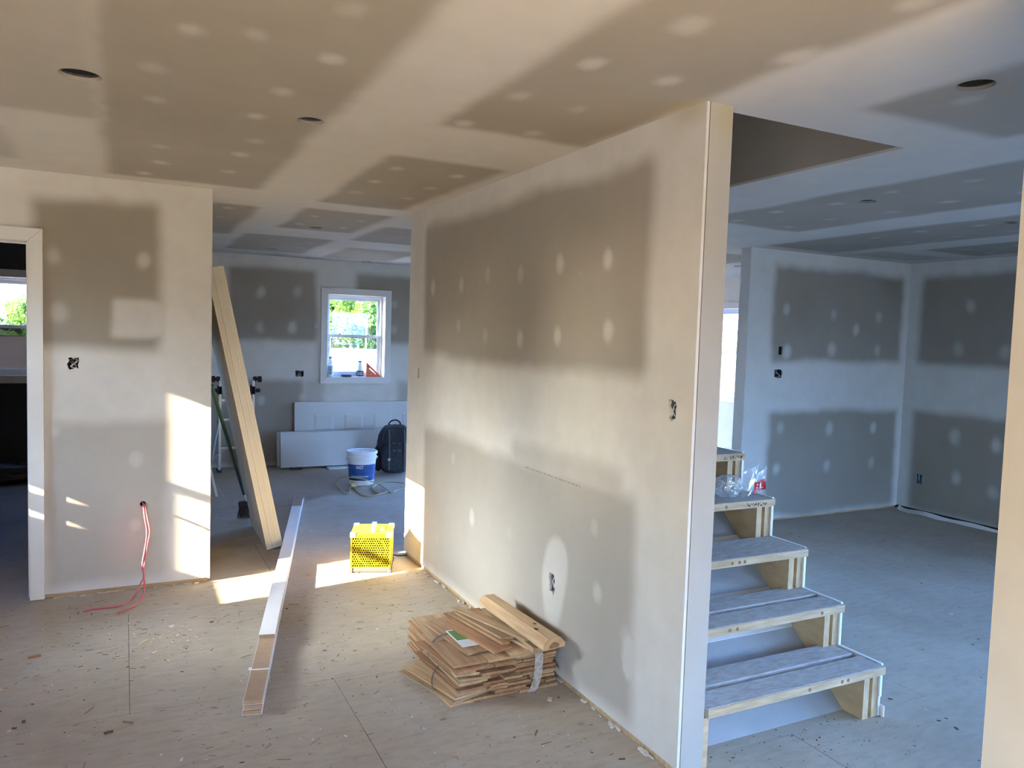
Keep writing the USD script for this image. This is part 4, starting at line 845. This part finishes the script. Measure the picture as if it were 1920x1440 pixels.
for k in range(N):
    if k < 2:
        b = tread(k, yk(k), yk(k) + .128, X1 + .002); tread(k, yk(k) + .155, yk(k) + .285, X1 - .012 * (1 - k))
    else: b = tread(k, yk(k), yk(k) + .262, X1 + .002)
    part(b, 'nosing', moved(box(X0 + .001, X1 + .001, yk(k) - .0012, yk(k) + .004, zk(k) - .036, zk(k) - .002), st_.inv), M_nose, label='bare pine front edge')
    if k < 4:
        r = np.random.default_rng(50 + k); kn = []
        for j in range(3):
            x = r.uniform(X0 + .1, X1 - .1); kn.append(moved(lathe([(0, 0), (.008, 0), (.008, .0012), (0, .0014)], 12), place((x, yk(k) - .0010, zk(k) - .020), rx=math.pi / 2)))
        part(b, 'knot', moved(cat_(kn), st_.inv), M_knot)
    if k in (3, 4):
        r = np.random.default_rng(k); ink = []
        for j in range(30):
            x = (2.74 if k == 3 else 2.78) + r.uniform(0, .13); z = zk(k) - .020 + r.uniform(-.009, .009); q = trimesh.creation.box([r.uniform(.004, .014), .0008, .0028]); q.apply_transform(place((x, yk(k) - .0014, z), ry=r.uniform(-1.2, 1.2))); ink.append(q)
        part(b, 'stamp_marks', moved(cat_(ink), st_.inv), M_ink, kind='stuff')
SL = NZ / RY; soff = lambda y: (y - 2.272) * SL
def stringer(x, th, name, top_off=0.0, ym=0.032, m_=M_pinez):
    P = [(yk(0) + ym, 0.0)]
    for k in range(N):
        P += [(yk(k) + ym, zk(k) - .0385), (yk(k + 1) + ym, zk(k) - .0385)]
    ye = yk(N) + ym; P += [(ye, soff(ye)), (2.272, 0.0)]
    m = prism(sg.Polygon(P).buffer(0), th); m.vertices = np.c_[x + m.vertices[:, 2], m.vertices[:, 0], m.vertices[:, 1]]; m.fix_normals()
    return wp(st_, name, m, m_)
stringer(X0, .028, 'stringer'); stringer(2.838, .034, 'stringer'); s2 = stringer(2.892, .033, 'stringer')
wp(st_, 'spacer_block', box(2.872, 2.892, 2.19, 2.30, 0.0, .036), M_pine)
wp(st_, 'stringer_backing', [box(2.872, 2.892, yk(k) + .07, yk(k) + .09, max(soff(yk(k) + .08), .0), zk(k) - .039) for k in range(N)], M_pinez)
P = [(2.17, 0)]
for k in range(N): P += [(yk(k) + .026, zk(k) - .002), (yk(k + 1) + .026, zk(k) - .002)]
P += [(yk(N) + .026, 0)]
P[0] = (yk(0) + .026, 0.004)
m = prism(sg.Polygon(P).buffer(0), .0125); m.vertices = np.c_[2.9265 + m.vertices[:, 2], m.vertices[:, 0], m.vertices[:, 1]]; m.fix_normals(); wp(st_, 'side_drywall', m, M_drywhite)
bd = []
for k in range(5):
    a, b, z0, z1 = yk(k) + .0235, yk(k + 1) + .0235, zk(k - 1) if k else .09, zk(k) + .001
    bd += [box(2.927, 2.9405, a - .0015, a + .004, z0, z1), box(2.927, 2.9405, a, b, z1 - .003, z1 + .0015)]
wp(st_, 'corner_bead', bd, M_vinyl)
def slab(x0, x1, y0, y1, dz, th):
    P = [(y0, soff(y0) + dz), (y1, soff(y1) + dz), (y1, soff(y1) + dz - th), (y0, max(soff(y0) + dz - th, 0))]
    m = prism(sg.Polygon(P), x1 - x0); m.vertices = np.c_[x0 + m.vertices[:, 2], m.vertices[:, 0], m.vertices[:, 1]]; m.fix_normals(); return m
M_soff = mat('grey_soffit_board', (0.27, 0.265, 0.26), 0.5, col2=(0.34, 0.335, 0.33), noise_scale=2.5)
a, b = X0 + .0285, 2.8365
wp(st_, 'soffit_panel', slab(a, b, 2.273, 2.575, .0, .012), M_soff); wp(st_, 'soffit_panel', slab(a, b, 2.575, 2.735, .003, .014), M_drywhite)
wp(st_, 'soffit_panel', slab(a, b, 2.737, 2.875, .0, .012), M_soff); wp(st_, 'soffit_panel', slab(a, b, 2.877, 2.965, .003, .014), M_drywhite); wp(st_, 'soffit_panel', slab(a, b, 2.967, yk(N), .0, .012), M_soff)
wp(st_, 'newel_strip', box(X0 - .012, X0 + .020, 2.155, 2.171, 0, zk(0) - .039, .001), M_pine)
single('drywall_scrap', 'torn white drywall scrap at the foot of the stairs', 'scrap', [hull([(2.942, 2.17, .004), (2.955, 2.17, .004), (2.942, 2.20, .11), (2.952, 2.20, .12), (2.945, 2.26, .004), (2.953, 2.27, .03)]), box(2.941, 2.953, 2.15, 2.20, .0, .05, .003)], M_drywhite)

# ---- crumpled bag on the fourth tread
M_bag = usdkit.material(stage, L + 'clear_plastic_bag', {'lw': ('layer_weight', {'blend': .35}), 'tr': ('transparent_bsdf', {'color': (.95, .97, .98)}), 'gl': ('glossy_bsdf', {'roughness': .08, 'color': (.95, .97, 1)}), 'df': ('diffuse_bsdf', {'color': (.6, .63, .66)}), 'm1': ('mix_closure', {'fac': .45}), 'mr': ('map_range', {'to_min': .12, 'to_max': .75}), 'mx': ('mix_closure', {})},
    [('gl.BSDF', 'm1.closure1'), ('df.BSDF', 'm1.closure2'), ('lw.facing', 'mr.value'), ('mr.result', 'mx.fac'), ('tr.BSDF', 'mx.closure1'), ('m1.closure', 'mx.closure2')], surface='mx.closure')
t = thing('plastic_bag', 'clear crumpled plastic bag with a red label on the stairs', 'bag', (2.80, 2.93, zk(3)))
def bagsheet(u0, u1, v0, v1, n, off=0.0, seed=3):
    """The leaning front film of the bag: u across, v up its slope; creased by ridged noise."""
    U, W = np.meshgrid(np.linspace(u0, u1, n), np.linspace(v0, v1, n), indexing='ij'); q = np.stack([U * 9, W * 9, np.full_like(U, seed)], -1)
    cr = np.abs(noise(q, seed) - .5) * .045 + np.abs(noise(q * 2.6, seed + 2) - .5) * .014 + .03 * np.sin(np.clip((U - .0) / .2, 0, 1) * math.pi) * np.clip(W / .13, 0, 1)
    c, s = math.cos(-.42), math.sin(-.42)                                   # the bag lies turned on its corner
    x = (U * math.cos(.42) - (W - .06) * math.sin(-.42) * 0 + (W) * .40); z = U * -.0 + W * .80 + .042 * (1 - U / .2) * (W > -1)
    x = -.075 + U * .86 + W * .42 - .0; z = .012 + W * .86 + (.2 - U) * .0 + .055 * (U / .2) * 0 + .10 * np.clip(U / .2, 0, 1) * .35
    y = -.075 + W * .35 - cr - off
    V = np.stack([x, y, np.maximum(z, .002)], -1).reshape(-1, 3); i, j = np.meshgrid(np.arange(n - 1), np.arange(n - 1), indexing='ij'); k = (i * n + j).ravel()
    return trimesh.Trimesh(V, np.vstack([np.stack([k, k + n, k + n + 1], 1), np.stack([k, k + n + 1, k + 1], 1)]), process=False)
part(t, 'front_film', bagsheet(0, .19, 0, .125, 40), M_bag, smooth=True)
bk = bagsheet(0, .19, 0, .13, 30, -.055, 8); part(t, 'back_film', bk, M_bag, smooth=True)
lump = blob(.085, .06, .055, 2.2, 4, .22, 4); lump.vertices += [-.085, .0, .055]; lump.vertices[:, 2] = np.maximum(lump.vertices[:, 2], .002); part(t, 'gathered_film', lump, M_bag, smooth=True)
part(t, 'header_card', bagsheet(.085, .185, .002, .062, 24, .003), mat('red_card', (.42, .02, .03), .4), smooth=True, label='red printed header card')
part(t, 'bar_code', bagsheet(.128, .142, .018, .046, 8, .0065), M_white_pl, smooth=True)
part(t, 'print_lines', [bagsheet(a, a + .012, b, b + .007, 4, .0065) for a, b in ((.10, .012), (.10, .026), (.103, .042), (.155, .012))], mat('pale_pink_print', (.7, .5, .5), .5))

# ---- things on the sill of the back window
SZ = 1.0422
M_clear = usdkit.material(stage, L + 'clear_bottle', {'tr': ('transparent_bsdf', {'color': (.93, .96, .97)}), 'gl': ('glossy_bsdf', {'roughness': .1}), 'df': ('diffuse_bsdf', {'color': (.78, .82, .85)}), 'm1': ('mix_closure', {'fac': .7}), 'mx': ('mix_closure', {'fac': .72})}, [('gl.BSDF', 'm1.closure1'), ('df.BSDF', 'm1.closure2'), ('tr.BSDF', 'mx.closure1'), ('m1.closure', 'mx.closure2')], surface='mx.closure')
t = thing('drink_bottle', 'tall bottle with a red cap on the window sill', 'bottle', (2.225, 9.295, SZ))
part(t, 'shell', lathe([(0, 0), (.030, 0), (.034, .006), (.034, .15), (.032, .17), (.020, .205), (.014, .212), (.014, .222), (0, .222)], 24), M_clear, smooth=40)
part(t, 'cap', lathe([(0, .220), (.0165, .220), (.0165, .243), (.015, .245), (0, .245)], 18), mat('red_cap', (.42, .09, .07), .5))
part(t, 'label', lathe([(.0346, .03), (.0350, .03), (.0350, .135), (.0346, .135), (.0346, .03)], 24), mat('grey_blue_label', (.20, .30, .38), .5, col2=(.45, .52, .58), noise_scale=30))
t = thing('milk_bottle', 'squat bottle with a black label on the window sill', 'bottle', (2.588, 9.295, SZ))
part(t, 'shell', lathe([(0, 0), (.044, 0), (.048, .006), (.047, .08), (.040, .12), (.024, .168), (.020, .176), (.020, .182), (0, .182)], 24), M_clear, smooth=40)
part(t, 'cap', lathe([(0, .180), (.023, .180), (.023, .198), (0, .200)], 18), mat('olive_cap', (.12, .13, .11), .5))
part(t, 'label', lathe([(.0486, .012), (.0492, .012), (.0484, .078), (.0478, .078), (.0486, .012)], 24), mat('navy_label', (.015, .02, .045), .5))
tm = meshkit.text_mesh('2G', .034, .0008, True); c = tm.vertices[:, 0] - tm.bounds.mean(0)[0] + .006; zz = .028 + tm.vertices[:, 1]; a = -math.pi / 2 - .26 + c / .05
tm.vertices = np.c_[(.0494 + tm.vertices[:, 2]) * np.cos(a), (.0494 + tm.vertices[:, 2]) * np.sin(a), zz]; part(t, 'lettering', tm, M_white_pl)
t = thing('speed_square', 'orange triangular speed square standing on the window sill', 'speed square', (2.772, 9.31, SZ))
tri = sg.Polygon([(-.095, 0), (.10, 0), (-.095, .178)]).difference(sg.LineString([(-.055, .105), (.025, .034)]).buffer(.0075)).difference(sg.Point(-.03, .03).buffer(.006))
part(t, 'blade', prism(tri, .005, rows((1, 0, 0), (0, 0, 1), (0, -1, 0))), mat('orange_plastic', (.62, .13, .05), .45, col2=(.70, .17, .07), noise_scale=20))
part(t, 'fence', box(-.095, .10, -.018, .012, 0, .008, .001), mat('orange_plastic_fence', (.55, .11, .05), .45))
t = thing('tape_roll', 'dark roll of tape lying flat on the window sill', 'tape roll', (2.425, 9.30, SZ))
part(t, 'tape', lathe([(.042, 0), (.062, 0), (.062, .028), (.042, .028), (.042, 0)], 28), mat('dark_tape', (.03, .03, .035), .5)); part(t, 'core', lathe([(.039, .002), (.042, .002), (.042, .026), (.039, .026), (.039, .002)], 28), M_lgrey)

# ---- low dark bag in the unlit room at the left
t = thing('tool_bag', 'low black bag on the floor of the dark left room', 'bag', (-1.02, 8.9, 0))
b = blob(.26, .14, .10, 3, 9, .08); b.vertices[:, 2] += .10; b.vertices[:, 2] = np.maximum(b.vertices[:, 2], .002); part(t, 'body', b, M_black, smooth=True); part(t, 'handle', tube([(-.1, 0, .18), (-.06, 0, .22), (.06, 0, .22), (.1, 0, .18)], .008, 6, 5), M_fab2)

# ---- scraps and litter on the floor
def chip(name, lab, x, y, lx, ly, h, rz, mt, seed=0):
    r = np.random.default_rng(seed); P = [(sx * lx / 2 * r.uniform(.7, 1), sy * ly / 2 * r.uniform(.7, 1), z) for sx in (-1, 1) for sy in (-1, 1) for z in (0, h * r.uniform(.5, 1))]
    single(name, lab, 'scrap', moved(hull(P), place((x, y, 0.0002), rz=rz)), mt)
M_chip = mat('rusty_wood_chip', (.36, .15, .06), .8); M_dkchip = mat('dark_bark_chip', (.07, .05, .035), .9)
chip('wood_chip', 'rust brown wood chip on the floor at the left', -.383, 4.207, .055, .022, .008, .2, M_chip, 1)
chip('paper_scrap', 'white paper scrap on the floor below the red cables', .225, 4.375, .045, .028, .004, 1.0, M_drywhite, 2)
chip('wood_sliver', 'brown wood sliver on the floor left of the trim boards', .013, 3.354, .055, .009, .007, -.75, mat('brown_sliver', (.25, .16, .09), .8), 3)
chip('wood_sliver', 'dark brown sliver on the floor near the bottom left', -.055, 3.30, .035, .012, .007, .2, M_dkchip, 4)
chip('dark_pebble', 'black pebble of debris on the floor at the left', -.36, 3.52, .014, .013, .008, .2, M_dkchip, 5)
chip('wood_sliver', 'dark sliver on the floor in front of the shingle bundle', 1.487, 2.628, .05, .008, .006, .9, mat('sliver_brown', (.22, .14, .08), .8), 6)
chip('drywall_crumb', 'pale crumb on the floor by the taped end of the bundle', 1.682, 2.86, .035, .022, .008, .9, M_drywhite, 7)
chip('wood_sliver', 'black sliver on the floor beside the partition foot', 1.70, 2.33, .03, .006, .004, -.4, M_dkchip, 8)
rd = np.random.default_rng(3)
def litter(n, area, lab, mt, size, name, h=.0025, clump=None):
    ms = []
    for _ in range(n):
        if clump is not None and rd.random() < .7: x, y = rd.normal(clump[0], clump[2]), rd.normal(clump[1], clump[2])
        else: x, y = rd.uniform(area[0], area[1]), rd.uniform(area[2], area[3])
        a = size * rd.lognormal(0, .5); q = trimesh.creation.box([a * (1.5 if name == 'wood_flecks' else 1), a * (rd.uniform(.08, .28) if name == 'wood_flecks' else rd.uniform(.15, .6)), h * rd.uniform(.4, 1.2)]); q.apply_transform(place((x, y, h * .5 + .0002), rz=rd.normal(0, .6) if name == 'wood_flecks' else rd.uniform(0, 3.14), rx=rd.normal(0, .1))); ms.append(q)
    single(name, lab, 'litter', ms, mt, kind='stuff')
M_shav = mat('pale_wood_shaving', (.58, .47, .33), .8)
litter(110, (-.1, .5, 3.9, 4.6), 'pale wood shavings scattered below the red cables', M_shav, .014, 'wood_shavings', clump=(.17, 4.22, .10))
litter(260, (-.6, 1.75, 2.4, 5.0), 'white drywall crumbs strewn over the main room floor', M_drywhite, .006, 'drywall_crumbs')
litter(260, (-.6, 1.75, 2.4, 5.0), 'dark specks of debris strewn over the main room floor', M_dkchip, .006, 'debris_specks', .0015)
M_fleck = mat('brown_fleck', (.21, .155, .11), .9)
litter(520, (-.7, 1.75, 2.3, 5.0), 'thin brown flecks strewn over the main room floor', M_fleck, .010, 'wood_flecks', .0012)
litter(160, (2.95, 6.8, 1.0, 5.0), 'dark specks of debris on the right room floor', M_dkchip, .010, 'debris_specks', .0015)
litter(120, (2.95, 6.8, 1.0, 5.0), 'white crumbs of plaster on the right room floor', M_drywhite, .009, 'drywall_crumbs')
litter(120, (1.94, 2.9, 1.9, 2.26), 'dark specks on the floor at the foot of the stairs', M_dkchip, .005, 'debris_specks', .0015)
litter(90, (.6, 2.0, 5.4, 8.6), 'pale crumbs strewn over the back room floor', M_drywhite, .010, 'drywall_crumbs')
ms = []
for k in range(46):
    y = YP0 + .15 + rd.random() ** 1.3 * 2.9; a = rd.uniform(.012, .05); ms.append(moved(trimesh.creation.box([rd.uniform(.004, .016), a, rd.uniform(.003, .012)]), place((XP - rd.uniform(-.004, .02), y, .006), rz=rd.normal(0, .2))))
single('plaster_crumbs', 'broken plaster crumbs along the foot of the partition', 'litter', ms, M_drywhite, kind='stuff')
ms = []
for k in range(40):
    x = rd.uniform(-.40, .45); ms.append(moved(trimesh.creation.box([rd.uniform(.008, .04), rd.uniform(.004, .012), rd.uniform(.002, .008)]), place((x, YL - rd.uniform(-.006, .02), .004), rz=rd.normal(0, .3))))
single('sawdust_crumbs', 'sawdust and crumbs along the foot of the left wall', 'litter', ms, M_shav, kind='stuff')
t = thing('joint_tape_strip', 'crumpled white joint tape strip along the right room wall', 'tape strip', (6.85, 4.6, 0))
wp(t, 'strip', ribbon(spline([(6.90, 5.02, .03), (6.86, 4.9, .012), (6.84, 4.72, .03), (6.88, 4.5, .008), (6.90, 4.3, .014), (6.90, 4.1, .006), (6.91, 3.9, .01)], 6), np.array([.75, 0, .66]), .05, .001), M_drywhite)

# ---- trees beyond the road and the field
M_leaf = usdkit.material(stage, L + 'spring_leaves', {'oi': ('geometry', {}), 'r': ('rgb_ramp', {'ramp': [(0, (.10, .19, .02)), (.5, (.34, .39, .03)), (1, (.58, .53, .04))]}), 'p': ('principled_bsdf', {'roughness': .6}), 'tl': ('translucent_bsdf', {}), 'mx': ('mix_closure', {'fac': .4})},
    [('oi.random_per_island', 'r.fac'), ('r.color', 'p.base_color'), ('r.color', 'tl.color'), ('p.BSDF', 'mx.closure1'), ('tl.BSDF', 'mx.closure2')], surface='mx.closure')
M_bark = mat('grey_bark', (.22, .20, .18), .9)
def crown(seed, n=3600, H=10.0, base=1.3, Rr=4.2, leaf=.30):
    r = np.random.default_rng(seed); C = [(r.normal(0, Rr * .42), r.normal(0, Rr * .42), base + (H - base) * (.12 + .8 * r.random()), r.uniform(.9, 2.1)) for _ in range(30)]
    V, F = [], []
    for k in range(n):
        c = C[k % len(C)]; d = r.normal(size=3); d /= np.linalg.norm(d); p_ = np.array(c[:3]) + d * c[3] * r.random() ** .35 * [1, 1, .8]
        a, b = r.normal(size=3), r.normal(size=3); a /= np.linalg.norm(a); b -= a * (a @ b); b /= np.linalg.norm(b); s = leaf * r.uniform(.6, 1.5)
        i = len(V); V += [p_ - a * s, p_ - b * s * .6, p_ + a * s, p_ + b * s * .6]; F += [(i, i + 1, i + 2), (i, i + 2, i + 3)]
    return trimesh.Trimesh(V, F, process=False)
def trunk(seed, H):
    r = np.random.default_rng(seed); ms = [tube([(0, 0, -.3), (.05, .05, H * .3), (.15, -.1, H * .65), (.1, 0, H * .92)], [.22, .17, .11, .03], 7)]
    for k in range(9):
        z = H * r.uniform(.3, .8); a = r.uniform(0, 6.28); l = r.uniform(1.2, 2.6); ms.append(tube([(0, 0, z), (l * .5 * math.cos(a), l * .5 * math.sin(a), z + l * .45), (l * math.cos(a), l * math.sin(a), z + l * .7)], [.07, .045, .015], 5))
    return cat_(ms)
def tree(label, loc, s, seed, group): 
    t = thing('broadleaf_tree', label, 'tree', loc, group=group); t.inv = None
    part(t, 'crown', moved(crown(seed), np.diag([s, s, s, 1])), M_leaf, kind='stuff'); part(t, 'trunk', moved(trunk(seed, 10), np.diag([s, s, s, 1])), M_bark)
    return t
GB, GF = 'trees across the road behind the back window', 'low trees beyond the field behind the left window'
src = [tree('bright green tree seen through the back window', (29, 108, GZ - 1.3), 1.55, 1, GB), tree('bright green tree seen through the back window', (38, 112, GZ - 1.3), 1.5, 2, GB), tree('bright green tree seen through the back window', (21, 111, GZ - 1.3), 1.6, 3, GB)]
for k, (x, y, s) in enumerate([(25, 104, .95), (33, 116, 1.1), (44, 110, 1.1), (16, 118, 1.0), (27, 122, 1.15), (36, 102, .8), (48, 120, 1.1)]):
    copy_of(src[k % 3], 'broadleaf_tree', 'bright green tree seen through the back window', 'tree', GB, place((x, y, GZ - 1.2 * s), rz=k * 1.1, s=s))
for k in range(12):
    copy_of(src[k % 3], 'broadleaf_tree', 'pale green tree at the edge of the field', 'tree', GF, place((-46 + k * 4.4 + 1.3 * math.sin(k * 3), 132 + 4 * math.sin(k * 2.1), GZ - 1.2), rz=k * 2.3, s=.40 + .05 * math.sin(k * 1.9)))
M_under = mat('blue_green_leaves', (.055, .10, .075), .8, col2=(.10, .17, .12), noise_scale=1.0)
for k in range(9):
    t = thing('undergrowth_shrub', 'pale bluish shrub under the trees behind the back window', 'shrub', (18 + k * 3.9, 100 + 2.5 * math.sin(k * 2.3), GZ), group='shrubs under the trees'); t.inv = None
    part(t, 'foliage', moved(crown(60 + k, 700, 4.2, .1, 2.6, .20), np.diag([1.1, 1, .95, 1])), M_under, kind='stuff'); part(t, 'stem', tube([(0, 0, -.2), (.1, 0, 1.5), (.1, .1, 3)], [.08, .06, .02], 6), M_bark)
copy_of(src[1], 'broadleaf_tree', 'small yellow green tree standing in front of the others in the back window', 'tree', None, place((26.8, 97, GZ - .8), rz=2.0, s=.55))
for k in range(10):  # unseen row added to block the low western sky
    copy_of(src[k % 3], 'broadleaf_tree', 'unseen tree added west of the house to block low sky', 'tree', 'added unseen trees west of the house', place((-27 - 2 * math.sin(k * 1.7), -30 + k * 4.6, GZ - .8), rz=k * 1.3, s=.50 + .04 * math.sin(k * 2.9)))
t = thing('utility_pole', 'thin pole by the road seen through the back window', 'pole', (25.2, 88, GZ))
part(t, 'post', cyl((0, 0, -.2), (0, 0, 3.4), .09, 10), M_bark); part(t, 'sign_plate', box(-.02, .02, -.3, .3, 2.8, 3.3), M_metal)
